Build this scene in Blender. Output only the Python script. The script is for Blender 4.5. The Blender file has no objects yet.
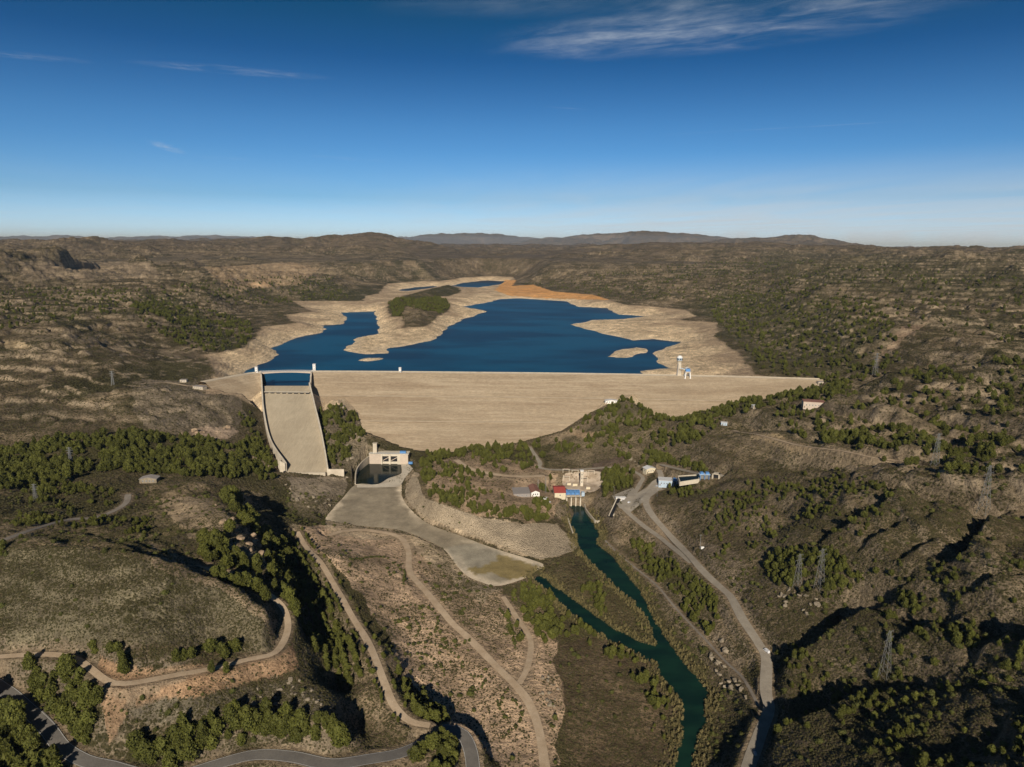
import bpy, bmesh, math, random
import numpy as np
from mathutils import Vector, Matrix
from mathutils.geometry import delaunay_2d_cdt

random.seed(7)
rng = np.random.default_rng(11)
scene = bpy.context.scene
COL = scene.collection

# ------------------------------------------------------------------ camera
CAMZ = 316.0
F = 683.0
W_PX, H_PX = 1024, 767
PITCH = math.radians(11.46)
ROLL = math.radians(0.45)
_r0 = np.array([1.0, 0, 0]); _u0 = np.array([0, math.sin(PITCH), math.cos(PITCH)])
FWD = np.array([0, math.cos(PITCH), -math.sin(PITCH)])
RGT = math.cos(ROLL) * _r0 + math.sin(ROLL) * _u0
UPV = -math.sin(ROLL) * _r0 + math.cos(ROLL) * _u0

def ray(px, py):
    d = FWD + RGT * ((px - 512) / F) + UPV * (-(py - 383.5) / F)
    return d

def at_z(px, py, z):
    d = ray(px, py)
    t = (z - CAMZ) / d[2]
    return np.array([d[0] * t, d[1] * t])

def at_r(px, py, r):
    d = ray(px, py); h = math.hypot(d[0], d[1]); t = r / h
    return np.array([d[0] * t, d[1] * t]), CAMZ + d[2] * t

def project(x, y, z):
    zz = z - CAMZ
    dp = x * FWD[0] + y * FWD[1] + zz * FWD[2]
    a = (x * RGT[0] + y * RGT[1] + zz * RGT[2]) / dp
    b = (x * UPV[0] + y * UPV[1] + zz * UPV[2]) / dp
    return 512 + a * F, 383.5 - b * F

# ------------------------------------------------------------------ noise
_perm = np.random.default_rng(3).permutation(4096).astype(np.int64)
_gang = np.random.default_rng(4).random(4096) * 2 * math.pi
_gx, _gy = np.cos(_gang).astype(np.float32), np.sin(_gang).astype(np.float32)

def perlin(x, y):
    xi = np.floor(x); yi = np.floor(y)
    xf = (x - xi).astype(np.float32); yf = (y - yi).astype(np.float32)
    xi = xi.astype(np.int64); yi = yi.astype(np.int64)
    u = xf * xf * xf * (xf * (xf * 6 - 15) + 10); v = yf * yf * yf * (yf * (yf * 6 - 15) + 10)
    def g(ix, iy, fx, fy):
        h = _perm[(_perm[ix & 4095] + iy) & 4095]
        return _gx[h] * fx + _gy[h] * fy
    a = g(xi, yi, xf, yf); b = g(xi + 1, yi, xf - 1, yf)
    c = g(xi, yi + 1, xf, yf - 1); d = g(xi + 1, yi + 1, xf - 1, yf - 1)
    return ((a + u * (b - a)) + v * ((c + u * (d - c)) - (a + u * (b - a)))) * 1.5

def fbm(x, y, wl, octs=4, gain=0.5, ox=0.0):
    out = 0; a = 1.0
    for k in range(octs):
        out = out + a * perlin(x / wl + 37.7 * k + ox, y / wl - 11.3 * k + ox)
        a *= gain; wl *= 0.5
    return out

def sst(e0, e1, x):
    t = np.clip((x - e0) / (e1 - e0), 0, 1)
    return t * t * (3 - 2 * t)

# ------------------------------------------------------------------ polygons
def in_poly(poly, x, y):
    poly = np.asarray(poly, float); inside = np.zeros(x.shape, bool)
    n = len(poly); bb = (x >= poly[:, 0].min()) & (x <= poly[:, 0].max()) & (y >= poly[:, 1].min()) & (y <= poly[:, 1].max())
    xs = x[bb]; ys = y[bb]; ins = np.zeros(xs.shape, bool)
    for i in range(n):
        x1, y1 = poly[i]; x2, y2 = poly[(i + 1) % n]
        if y1 == y2: continue
        c = ((y1 > ys) != (y2 > ys)) & (xs < (x2 - x1) * (ys - y1) / (y2 - y1) + x1)
        ins ^= c
    inside[bb] = ins
    return inside

def seg_dist(pts, x, y, closed=False, vals=None):
    pts = np.asarray(pts, float); n = len(pts)
    best = np.full(x.shape, 1e18); bv = np.zeros(x.shape)
    for i in range(n if closed else n - 1):
        x1, y1 = pts[i][:2]; x2, y2 = pts[(i + 1) % n][:2]
        dx, dy = x2 - x1, y2 - y1; L = dx * dx + dy * dy + 1e-9
        t = np.clip(((x - x1) * dx + (y - y1) * dy) / L, 0, 1)
        d = (x - x1 - t * dx) ** 2 + (y - y1 - t * dy) ** 2
        m = d < best
        best = np.where(m, d, best)
        if vals is not None:
            bv = np.where(m, vals[i] + (vals[(i + 1) % n] - vals[i]) * t, bv)
    return (np.sqrt(best), bv) if vals is not None else np.sqrt(best)

def sdist(poly, x, y):
    d = seg_dist(poly, x, y, True)
    return np.where(in_poly(poly, x, y), -d, d)

def smooth_line(pts, step, closed=False):
    """Catmull-Rom through the points (any dimension), resampled."""
    P = np.asarray(pts, float); n = len(P); out = []
    rngi = range(n) if closed else range(n - 1)
    for i in rngi:
        p0 = P[(i - 1) % n] if closed or i > 0 else P[0]
        p1 = P[i]; p2 = P[(i + 1) % n]
        p3 = P[(i + 2) % n] if closed or i + 2 < n else P[-1]
        k = max(1, int(np.linalg.norm((p2 - p1)[:2]) / step))
        for j in range(k):
            t = j / k
            out.append(0.5 * (2 * p1 + (p2 - p0) * t + (2 * p0 - 5 * p1 + 4 * p2 - p3) * t * t + (3 * p1 - p0 - 3 * p2 + p3) * t ** 3))
    if not closed: out.append(P[-1])
    return np.array(out)

def poly_at(pix, z):
    return np.array([at_z(px, py, z) for px, py in pix])

# ------------------------------------------------------------------ pixel outlines read off the photograph, laid on the ground
LAKE_Z, FULL_Z, RIVER_Z = 70.0, 91.0, 1.0
LAKE = [(236,378),(243,371),(256,366),(269,362),(278,354.6),(274,348),(281.6,343),(297,338),(317,334),(327,329),(321,325.4),(342.5,324),(348,320),(342.5,315),(340,312.7),
        (375.5,311.4),(378,321.6),(379.3,331.7),(375.5,335.5),(357.8,338),(347.6,347),(346,352),(366,354.5),(388,353.3),(389.5,348.2),(401,347),(413.6,344.4),(434,339.3),(440,335),
        (445,328),(463,319.6),(486,311.3),(474,309),(460,307),(486,303),(500,299),(519.6,298.4),(566,301.3),(579,307),(606,308),(619,314.6),(646,316.3),(626,319),(592.6,320.3),
        (569.4,324.6),(582.7,328),(606,334.5),(626,338),(632.5,341),(652.4,339),(682,342),(665.7,347.8),(654,352.8),(655.7,361),(672,368.4),(639,371),(642.4,374.4),(672,376),(690,379),(640,385),(236,388)]
ISLANDS = [[(607.6,356.8),(616,351),(636,346.8),(647.4,348.8),(645.8,352.8),(626,357.8)],
           [(359.5,360.5),(366,358.3),(380,357.4),(386.5,358.3),(380,360),(368,361.3)]]
POOLS = [[(450,286.4),(463,283),(486,280.4),(506,281.4),(500,284.7),(473,288.2)],
         [(398,290),(415,287.3),(433,286),(442,287.5),(420,290),(404,291.8)]]
FULL = [(205,386),(217,370),(201.6,354.6),(230.8,350.8),(246,347),(256,335.5),(264,326.6),(297,322.8),(284,315),(312,311.4),(300,306),(292,301),(363,301),(365,296),(378,293.6),(388,283.5),
        (424,281),(440,281),(463,277.5),(490,276),(513,277),(516,281),(512,286),(533,284.7),(553,291.4),(592.6,294.7),(626,304.7),(660,307),(685.6,310.3),(695.6,316),(679,319.6),(719,323),(715.5,336),(735.4,352.8),(749,366),(756,374.4),(790,381),(815,392),(205,395)]
GREEN_TOP = [(388,302.5),(396,299),(440,298),(447,300),(451.5,308),(440,316),(424,326.6),(401,328),(403.5,316.5),(391,316.5),(387,307.6)]
GREEN_BACK = [(400,297),(420,291.5),(445,285.5),(458,287),(462,292),(448,296),(420,298)]
RIVER = [(566,502.5),(575,502),(584.5,502.5),(588,512),(593,521),(600,535),(598,545),(612,555),(622,568),(640,590),(655,618),(668,640),(685,662),(700,678),(708,695),(706,720),(698,745),(690,790),(668,790),(677,755),(680,730),
         (683,712),(676,696),(662,680),(654,664),(640,656),(618,645),(600,634),(580,622),(560,605),(545,590),(530,577),(536,571),(552,584),(575,600),(600,618),(622,632),(645,643),(655,645),(650,628),(638,608),(618,590),(600,572),(590,562),(580,552),(575,535),(569,520)]
APRON = [(357,484),(378,485),(400,483),(402,496),(410,508),(428.6,522.5),(457.6,533),(494.5,546.5),(543,562),(538,568),(527,576),(510,583),(494.5,586),(480,581),(468,575.5),(457.6,565),(444.5,548),(426,538),(397,528),(355,524),(326,520),(333,508),(341.6,499)]
POOL = [(357,484.5),(356.5,473),(361,470),(369.4,463),(381,462.5),(401,462),(401,473),(388.7,478),(377,484.5)]

# ------------------------------------------------------------------ control heights (px, py, z)
CP = """
0,250,262 100,250,262 200,250,262 300,248,270 60,261,240 150,262,225 200,258,215 0,259,240 0,272,178 100,275,180 60,275,175 150,285,170 200,268,200 0,290,170 230,290,150 280,275,150 320,285,118
350,270,160 380,283,106 330,258,210 400,262,190 440,262,150 470,271,106 420,250,240 0,310,160 100,300,165 180,310,140 220,330,118 250,320,105 280,309,103 0,340,150 100,330,150 160,340,128
0,380,118 50,350,140 100,370,126 150,350,128 190,366,108 60,400,106 150,400,104 200,385,106 240,402,88 236,420,72 190,437,72 100,440,84 0,420,95 0,450,78 100,470,70 200,470,64 262,480,42 282,500,24
250,440,60 262,425,66 258,455,48
325,500,17 310,520,18 350,524,12 0,480,75 100,500,76 0,500,84 50,520,88 150,510,77 0,530,90 120,540,88 200,555,84 190,561,88 235,577,76 266,592,68 287,615,61 292,640,56 200,530,82 235,525,80
0,548,106 80,553,113 160,567,108 220,588,92 262,615,78 278,640,67 80,600,100 150,620,90 220,640,70 0,600,92 0,650,77 80,650,80 150,672,72 220,670,66 268,662,61 0,680,66 0,700,58 0,767,46
200,487,76 225,505,75 245,535,74 262,560,70 280,595,63 300,640,56 328,690,50 345,720,44 240,492,46 265,512,34 285,548,28 299,582,25 327,605,33 317,640,22 347,650,36 340,690,22 364,690,36 360,728,28
290,520,38 318,560,40 345,600,41 375,650,41 388,700,38 420,728,35 300,560,33 320,600,32 340,650,31 350,580,30 370,610,28 400,650,25 410,690,23 430,715,25
330,535,20 400,560,13 450,600,13 440,660,13 500,680,11 480,740,12 540,740,9 600,740,4 560,640,5 600,600,5 640,680,4 620,720,4 550,600,4 600,560,5 620,600,5
470,767,28 400,767,31 440,745,33 300,767,38 240,755,40 150,740,48 200,710,58 280,700,50 100,720,60 50,725,52 50,680,66 100,767,44 310,735,50 350,748,38 520,767,11
1000,262,262 940,256,275 1000,300,200 1000,340,168 1000,380,150 1000,420,136 1000,460,130 1000,500,126 1000,540,118 1000,600,106 1000,660,98 1000,740,96
900,262,255 900,280,218 900,320,172 900,360,150 900,400,130 900,440,115 900,480,116 900,520,106 900,560,90 900,600,78 900,650,75 900,700,60 900,750,76
800,262,235 800,280,195 800,300,165 800,330,130 830,360,124 780,345,104 850,385,120 822,396,104 800,440,96 760,420,90 720,405,84 700,420,80 830,480,92 760,470,76 740,500,66 700,505,48
690,485,40 690,450,62 720,440,80 800,520,80 850,540,88 760,560,46 720,540,40 800,600,52 850,640,60 800,660,42 840,700,46 800,740,44 850,767,62 950,767,88
740,262,220 740,290,150 720,310,110 640,290,130 640,270,180 560,285,112 580,268,160 540,262,170 700,275,165 540,272,120 640,255,240 560,252,240 500,258,200 760,340,100 755,362,92
625,500,26 660,520,27 700,565,28 740,620,28 765,660,28 770,700,28 757,767,28 700,640,9 735,700,12 680,600,9 645,565,7 612,535,9 725,740,9 660,545,12
620,398,80 598,410,66 570,425,48 650,412,70 680,412,74 665,432,60 620,435,47 560,442,33 640,465,33 600,462,28 590,480,22 620,490,25 640,480,28 500,448,27 450,462,30
430,480,28 480,500,27 540,503,22 555,490,19 562,512,12 412,478,24 426,500,24 470,514,23 520,522,19 564,528,7 410,512,9 480,542,6 560,551,4 575,540,3 405,458,14 440,452,14 480,446,16 410,470,18
345,403,68 355,430,48 340,448,34 352,462,22 330,425,52 322,405,66 318,392,74 350,480,14 345,500,12
"""
RP = "0,243,11000 200,243,9000 300,244,7800 520,243,11000 600,242,9500 750,244,9000 900,251,6000 1000,255,5200 440,246,9500 512,246,24000 0,243,24000 1000,251,24000"

def control():
    U, V, Z = [], [], []
    for tok in CP.split():
        a, b, z = map(float, tok.split(','))
        p = at_z(a, b, z)
        U.append(math.atan2(p[0], p[1])); V.append(math.log(math.hypot(*p))); Z.append(z)
    for tok in RP.split():
        a, b, r = map(float, tok.split(','))
        p, z = at_r(a, b, r)
        U.append(math.atan2(p[0], p[1])); V.append(math.log(r)); Z.append(z)
    for az in (-1.0, -0.4, 0, 0.4, 1.0):      # under and behind the camera
        U.append(az * 0.85); V.append(math.log(150)); Z.append([60, 45, 15, 40, 90][[-1.0, -0.4, 0, 0.4, 1.0].index(az)])
    return np.array(U), np.array(V), np.array(Z)

NA, NR = 1600, 1500
AZ0, AZ1 = math.radians(-50), math.radians(50)
LR0, LR1 = math.log(140.0), math.log(34000.0)
VSC = 0.75
def tps():
    U, V, Z = control()
    U2, V2 = U, V * VSC
    n = len(U)
    d2 = (U2[:, None] - U2[None]) ** 2 + (V2[:, None] - V2[None]) ** 2
    eps = 1e-12
    K = 0.5 * d2 * np.log(d2 + eps) + np.eye(n) * 2e-5
    P = np.stack([np.ones(n), U2, V2], 1)
    A = np.zeros((n + 3, n + 3)); A[:n, :n] = K; A[:n, n:] = P; A[n:, :n] = P.T
    sol = np.linalg.solve(A, np.concatenate([Z, np.zeros(3)]))
    ca = np.linspace(AZ0, AZ1, 401); cr = np.linspace(LR0, LR1, 401)
    CA, CR = np.meshgrid(ca, cr * VSC)
    out = np.zeros(CA.size)
    x = CA.ravel(); y = CR.ravel()
    for i in range(n):
        q = (x - U2[i]) ** 2 + (y - V2[i]) ** 2
        out += sol[i] * 0.5 * q * np.log(q + eps)
    out += sol[n] + sol[n + 1] * x + sol[n + 2] * y
    return ca, cr, out.reshape(CA.shape)

def bil(grid, fa, fr):
    ia = np.clip(np.floor(fa).astype(int), 0, grid.shape[1] - 2); ir = np.clip(np.floor(fr).astype(int), 0, grid.shape[0] - 2)
    ta = np.clip(fa - ia, 0, 1); tr = np.clip(fr - ir, 0, 1)
    return (grid[ir, ia] * (1 - ta) + grid[ir, ia + 1] * ta) * (1 - tr) + (grid[ir + 1, ia] * (1 - ta) + grid[ir + 1, ia + 1] * ta) * tr

ca, cr, HC = tps()
azs = np.linspace(AZ0, AZ1, NA); lrs = np.linspace(LR0, LR1, NR)
AZ, LR = np.meshgrid(azs, lrs)
R = np.exp(LR); X = R * np.sin(AZ); Y = R * np.cos(AZ)
H = bil(HC, (AZ - AZ0) / (AZ1 - AZ0) * 400, (LR - LR0) / (LR1 - LR0) * 400)
H = np.clip(H, 2.0, 300.0) + 0.0
H0 = H.copy()

# natural relief
warp = fbm(X, Y, 300, 2) * 60
amp = sst(18, 80, H0)
farw = sst(900, 2600, R)
big = np.abs(fbm(X + warp, Y - warp, 700, 3, 0.5)) * 2 - 0.6
mid = np.abs(fbm(X + warp * .5, Y + warp * .5, 170, 3, 0.5, 5.0)) * 2 - 0.6
sml = fbm(X, Y, 36, 3, 0.55, 9.0)
fin = fbm(X, Y, 9, 2, 0.6, 21.0)
calm = 1 - .72 * sst(640, 500, R) * sst(-30, -90, X); hillm = amp * sst(60, 105, H0) * calm
rug = np.abs(fbm(X + warp * .3, Y - warp * .3, 75, 3, 0.55, 15.0)) * 2 - 0.55
H += amp * calm * (farw * 27 * big + (0.35 + 0.30 * farw) * 13 * mid) + hillm * 4.5 * rug
HS = H.copy()
H += amp * (1.25 * sml + 0.75 * fin)
H += (1 - amp) * (0.9 * sml + 0.3 * fin)
# side valleys on the right-hand slopes: long gullies
gl = np.abs(perlin((X + Y * 0.45) / 95 + 3.3, (Y - 0.3 * X) / 260 + 1.7))
rightm = sst(150, 330, X) * sst(1500, 700, Y) * amp
H += rightm * (np.minimum(gl * 2.2, 0.8) - 0.5) * 27
# bedding steps of the limestone
per = 9.0
q = (HS + fbm(X, Y, 900, 2, .5, 3.0) * 14 + fbm(X, Y, 60, 2, .5, 33.) * .7) / per
fr_ = q - np.floor(q)
FR = fr_ * 1.0
H += amp * sst(50, 120, H0) * (sst(0.35, 0.75, fr_) - fr_) * per * (0.55 + 0.35 * farw)

# scarps: crest lines whose far side drops steeply into shade (outline, drop, reach)
SCARPS = [([(768,672),(800,660),(830,643),(860,622),(890,601)], 15, 18), ([(773,742),(800,728),(840,712),(880,704),(910,699)], 17, 22), ([(828,538),(850,527),(868,518),(890,502),(908,488)], 11, 12), ([(866,548),(885,538),(902,524)], 9, 9),
 ([(945,566),(968,553),(985,532),(1000,522)], 10, 11), ([(960,604),(990,592),(1030,584)], 10, 12), ([(985,655),(1010,645),(1040,640)], 10, 12), ([(900,560),(925,548),(940,540)], 7, 8), ([(790,600),(815,595),(835,585)], 5, 7), ([(900,640),(930,628),(960,622)], 7, 10),
 ([(40,550),(80,551),(130,557),(165,566),(210,580),(250,602),(275,628),(282,642)], 6, 9), ([(185,486),(225,492),(255,500),(275,515)], 9, 12), ([(140,520),(165,518),(190,512)], 5, 7), ([(15,264),(60,262),(100,264)], 55, 90), ([(125,266),(150,267)], 45, 70),
 ([(60,345),(100,335),(140,330)], 12, 25), ([(100,395),(140,372),(160,362)], 10, 20), ([(20,420),(60,400),(90,385)], 9, 18), ([(860,345),(905,330),(960,322)], 14, 30), ([(880,372),(930,360),(1000,352)], 9, 18)]
for (pl, A_, L_) in SCARPS:
    A_ *= 1.4 if pl[0][0] > 760 and pl[0][1] > 480 else 1.5
    w_ = []
    for a, b in pl:     # where the sight line meets the smooth ground
        d = ray(a, b); az = math.atan2(d[0], d[1]); tn = -d[2] / math.hypot(d[0], d[1]); j = int(round((az - AZ0) / (AZ1 - AZ0) * (NA - 1))); j = min(max(j, 0), NA - 1)
        i = int(np.argmax(H[:, j] >= CAMZ - R[:, j] * tn)); w_.append([X[i, j], Y[i, j]])
    w_ = smooth_line(np.array(w_), L_ * .8); w_ = w_[np.argsort(w_[:, 0])]; m = L_ * 4
    sel = (X > w_[:, 0].min() - m) & (X < w_[:, 0].max() + m) & (Y > w_[:, 1].min() - m) & (Y < w_[:, 1].max() + m); xs, ys = X[sel], Y[sel]
    d = seg_dist(w_, xs, ys); yc = np.interp(xs, w_[:, 0], w_[:, 1]); d = np.where(ys > yc, d, -d) + fbm(xs, ys, L_ * 2, 3, .55) * L_ * .35
    endm = sst(-1.4 * L_, 1.5 * L_, xs - w_[0, 0]) * sst(-1.4 * L_, 1.5 * L_, w_[-1, 0] - xs)
    H[sel] += endm * np.where(d < 0, A_ * .38 * np.exp(-(d / (L_ * 1.6)) ** 2), A_ * (.38 - .38 * sst(0, L_ * .3, d)) - A_ * .62 * sst(0, L_ * .45, d) * np.exp(-np.maximum(d - L_ * .5, 0) / (L_ * 1.3)))

# ridges on the skyline: (distance, depth in log r, outline in the picture)
RIDGES = [
 (17000, 0.10, [(-80,238),(60,236),(100,237.5),(180,236.5),(215,235.5),(300,240),(395,238),(430,234.5),(465,233),(500,235),(525,237),(560,239),(600,243),(1100,256)]),
 (13500, 0.09, [(-80,260),(480,262),(500,246),(540,238.5),(575,236),(598,233),(612,234.5),(630,231),(655,231.5),(690,234.5),(712,237),(730,239),(770,243),(860,252),(960,252),(985,252),(1010,250),(1040,246),(1100,244)]),
 (10500, 0.08, [(-80,241),(130,240),(200,238.5),(240,238),(300,245),(640,250),(700,242),(735,238.5),(765,237.5),(790,236),(810,235),(835,238.5),(868,245.5),(900,252),(1100,262)]),
 (7600, 0.09, [(-80,243),(60,242.5),(150,243),(235,240),(262,237.5),(285,236.5),(300,238),(330,235.5),(372,233.5),(386,235),(400,238),(430,243),(455,249),(478,264),(505,270),(528,263),(555,251),(600,245),(660,243),(700,242.5),(780,243.5),(850,246.5),(900,248.5),(960,252.5),(1100,257)]),
 (5600, 0.07, [(-80,262),(120,251),(250,248),(300,247),(360,246),(400,250),(430,262),(470,272),(510,268),(560,255),(640,249),(720,247),(800,246.5),(860,247.5),(930,251),(970,252.5),(1100,256)]),
]
for (rd, wd, prof) in RIDGES:
    pa, pz = [], []
    for (a, b) in prof:
        p, z = at_r(a, b, rd); pa.append(math.atan2(p[0], p[1])); pz.append(z)
    top = np.interp(AZ, pa, pz) + fbm(X, Y, rd * .045, 5, .6, rd * .01) * rd * 0.0022
    u = (LR - math.log(rd)) / wd
    prof_h = np.where(u < 0, np.exp(-u * u * 0.9), np.exp(-u * u * 0.35))
    base = 215.0
    rough = .92 + 0.55 * fbm(X, Y, rd * .07, 5, .55, 2.0) * (np.abs(u) > 0.15)
    cand = base + (top - base) * prof_h * np.where(np.abs(u) > .05, np.clip(rough, .3, 1.0), 1)
    near = sst(math.log(4000), math.log(5000), LR)
    H = np.where(near > 0, np.maximum(H, cand * near + H * (1 - near)), H)

# ------------------------------------------------------------------ the reservoir
Wp = poly_at(LAKE, LAKE_Z); Fp = poly_at(FULL, FULL_Z); Gp = poly_at(GREEN_TOP, FULL_Z); Gb = poly_at(GREEN_BACK, FULL_Z)
sel = (R > 1000) & (R < 8000) & (np.abs(AZ) < 0.75)
xs, ys = X[sel], Y[sel]
wob = fbm(xs, ys, 90, 3, .5, 1.0) * 9 * sst(1100, 1500, np.hypot(xs, ys))
dW = sdist(Wp, xs, ys)
for pl in POOLS: dW = np.minimum(dW, sdist(poly_at(pl, LAKE_Z), xs, ys))
for isl in ISLANDS: dW = np.maximum(dW, -sdist(poly_at(isl, LAKE_Z), xs, ys))
dW = dW + wob
dF = sdist(Fp, xs, ys)
dF = np.maximum(dF, -sdist(Gp, xs, ys)); dF = np.maximum(dF, -sdist(Gb, xs, ys)); dF = dF + wob
h = H[sel]
t = np.clip(dW / (np.maximum(dW, 0.01) + np.maximum(-dF, 0.01)), 0, 1)
shore = LAKE_Z + (FULL_Z - LAKE_Z) * t ** 0.85
qs = (shore + fbm(xs, ys, 60, 3, .5, 7.0) * 3.0) / 3.2; fq = qs - np.floor(qs)
shore = shore + (sst(.3, .7, fq) - fq) * 3.2 * .6 + fbm(xs, ys, 50, 3, .5, 8.) * 0.55 * np.clip(t * 4, 0, 1)
shore = np.maximum(shore, LAKE_Z + np.clip(dW, 0, 5) * 0.12)
under = LAKE_Z - np.clip(-dW * 0.14, 0, 12) - 0.15
outm = sst(0, 260, dF)
outer = FULL_Z + np.clip(dF, 0, 30) * 0.10 + np.maximum(h - FULL_Z, 0) * outm
# the green-topped peninsula stands a little higher
gd = np.maximum(-sdist(Gp, xs, ys), -sdist(Gb, xs, ys))
outer = np.where(gd > 0, FULL_Z + 14 * sst(0, 70, gd) + fbm(xs, ys, 70, 3) * 2.5, outer)
newh = np.where(dW <= 0, under, np.where(dF < 0, shore, outer))
H[sel] = np.where(np.hypot(xs, ys) > 1080, newh, h)
SHORE = np.zeros(H.shape); SHORE[sel] = sst(6, -6, dF) * (np.hypot(xs, ys) > 1080)
WDIST = np.full(H.shape, 1e4); WDIST[sel] = dW

# ------------------------------------------------------------------ helpers on the ground
def hgt(x, y, G=None):
    G = H if G is None else G
    x = np.asarray(x, float); y = np.asarray(y, float)
    az = np.arctan2(x, y); lr = np.log(np.maximum(np.hypot(x, y), 1))
    return bil(G, (az - AZ0) / (AZ1 - AZ0) * (NA - 1), (lr - LR0) / (LR1 - LR0) * (NR - 1))

def hit(px, py):
    d = ray(px, py); az = math.atan2(d[0], d[1]); tn = -d[2] / math.hypot(d[0], d[1])
    rr = np.exp(np.linspace(math.log(200), math.log(9000), 3000))
    hh = hgt(rr * math.sin(az), rr * math.cos(az)); zr = CAMZ - rr * tn
    k = int(np.argmax(hh >= zr))
    r = rr[k]
    return np.array([r * math.sin(az), r * math.cos(az), float(hgt(r * math.sin(az), r * math.cos(az)))])
# ------------------------------------------------------------------ the dam: a long embankment, crest line in plan
CREST_Z = 98.0
CREST = smooth_line([list(at_z(a, b, CREST_Z)) for a, b in [(203,382),(240,375.3),(262,372.6),(320,371.8),(400,372.2),(480,373),(545,373.6),(640,375),(740,377),(822,379.5)]], 12)
FACE_PIX = [(200,378),(207,385),(248.6,409),(262,420),(300,440),(318,410),(330,399),(345,397),(362,414),(366,440),(369,458),(420,457),(480,448),(520,441),(560,430),(585,414),(608,402),(618,396),(635,393),(645,406),(655,414),(676,420),(691,416),(704,414),(734,401),(772,396),(795,390),(822,384),(822,370),(200,366)]
SLOPE = 1 / 1.9
def dam_coords(x, y):
    """distance downstream (+) of the crest line and 0..1 along it"""
    L = np.concatenate([[0], np.cumsum(np.linalg.norm(np.diff(CREST, axis=0), axis=1))]); L /= L[-1]
    d, v = seg_dist(CREST, x, y, vals=L)
    yc = np.interp(x, CREST[:, 0], CREST[:, 1])
    return np.where(y < yc, d, -d), v
def dam_z(s):
    return np.where(s > 0, CREST_Z - np.maximum(s - 5, 0) * SLOPE, CREST_Z - np.maximum(-s - 5, 0) * .5)
sel = (R > 860) & (R < 1260) & (X > CREST[0, 0] - 20) & (X < CREST[-1, 0] + 20)
xs, ys = X[sel], Y[sel]
s_, v_ = dam_coords(xs, ys)
D = dam_z(s_); pu, pv = project(xs, ys, D); ins = in_poly(FACE_PIX, pu, pv); h = H[sel]
endf = (v_ > 0.004) & (v_ < 0.996)
dpx = seg_dist(FACE_PIX, pu, pv, True)
h = np.where(ins & (s_ > -5) & (s_ < 190) & endf, np.minimum(h, D - 2.5), h)
h = np.where(~ins & (s_ > -5) & (s_ < 190) & endf, np.minimum(h, D - 1.5 + dpx * 1.5), h)
h = np.where(~ins & (s_ > 6) & (s_ < 190) & endf & (h < D + 1), D - 2.5, h)
h = np.where((s_ <= 0) & (s_ > -75) & endf, np.minimum(h, D - 2), h)
H[sel] = h

# ------------------------------------------------------------------ the spillway chute
def chute_row(y, xl, xr):
    d = ray((xl + xr) / 2, y); tn = -d[2] / math.hypot(d[0], d[1]); r = 525.7 / (tn + .2606); z = 83.5 - (1125 - r) * .2606
    pl = at_z(xl, y, z); pr = at_z(xr, y, z)
    return [pl[0], pl[1], pr[0], pr[1], z]
CH = np.array([chute_row(*t) for t in [(386,262.5,309),(392,262.8,310.3),(400,263.2,312.3),(410,264,314.6),(422,265.8,317.6),(435,268.5,320.6),(447,272.5,322.9),(458,278,324.9),(466,283,326.1),(472,287,327)]])
CH = smooth_line(CH, 6)
chpoly = np.concatenate([CH[:, :2], CH[::-1, 2:4]])
chmid = (CH[:, :2] + CH[:, 2:4]) / 2
def stamp_sel(pts, m):
    pts = np.asarray(pts); return (X > pts[:, 0].min() - m) & (X < pts[:, 0].max() + m) & (Y > pts[:, 1].min() - m) & (Y < pts[:, 1].max() + m)
sel = stamp_sel(chpoly, 45); xs, ys = X[sel], Y[sel]
sd = sdist(chpoly, xs, ys); _, cz = seg_dist(chmid, xs, ys, vals=CH[:, 4]); h = H[sel]
h = np.where(sd < 3, cz - 7.5, np.maximum(h, cz - 7.0 - (sd - 3) * .85)); h = np.where(sd >= 3, np.minimum(h, cz - 4 + np.clip(sd - 4, 0, 99) * .55), h)
H[sel] = h
# approach channel behind the weir, opening through the crest
GL, GR = at_z(261.3, 372.3, CREST_Z), at_z(311.3, 371.6, CREST_Z)
def beyond(p, q, d): v = (q - p) / np.linalg.norm(q - p); return q + v * d
ap = np.array([CH[0, :2], CH[0, 2:4], GR, beyond(CH[0, 2:4], GR, 120), beyond(CH[0, :2], GL, 120), GL])
sel = stamp_sel(ap, 10); sd = sdist(ap, X[sel], Y[sel]); H[sel] = np.where((sd < 2) & (Y[sel] > CH[0, 1] + 4), np.minimum(H[sel], 64), H[sel])

# ------------------------------------------------------------------ river, basin, pool
rivp = smooth_line(poly_at(RIVER, RIVER_Z), 8, True)
sel = stamp_sel(rivp, 60); xs, ys = X[sel], Y[sel]
sd = sdist(rivp, xs, ys) + fbm(xs, ys, 16, 3) * 1.6
h = H[sel]
bank = RIVER_Z + .15 + np.minimum(sd, 30) * .05
H[sel] = np.where(sd < 0, RIVER_Z - np.clip(-sd * .35, 0, 3) - .05, bank + (np.maximum(h, RIVER_Z + .4) - bank) * sst(0, 26, sd))
APZ0, APZ1 = 9.0, 1.6
def apron_z(x, y): return APZ1 + (APZ0 - APZ1) * sst(600, 860, np.asarray(y, float))
appoly = smooth_line(np.array([at_z(a, b, float(APZ1 + (APZ0 - APZ1) * np.clip((586 - b) / 100, 0, 1) ** .8)) for a, b in APRON]), 6, True)
sel = stamp_sel(appoly, 50); xs, ys = X[sel], Y[sel]; sd = sdist(appoly, xs, ys) + fbm(xs, ys, 12, 3) * 1.2; h = H[sel]; az_ = apron_z(xs, ys)
H[sel] = np.where(sd < 1.5, az_ - .4, az_ + (h - az_) * sst(1.5, 14, sd))
POOL_Z = 8.0
poolp = np.array(poly_at(POOL, POOL_Z))
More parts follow.
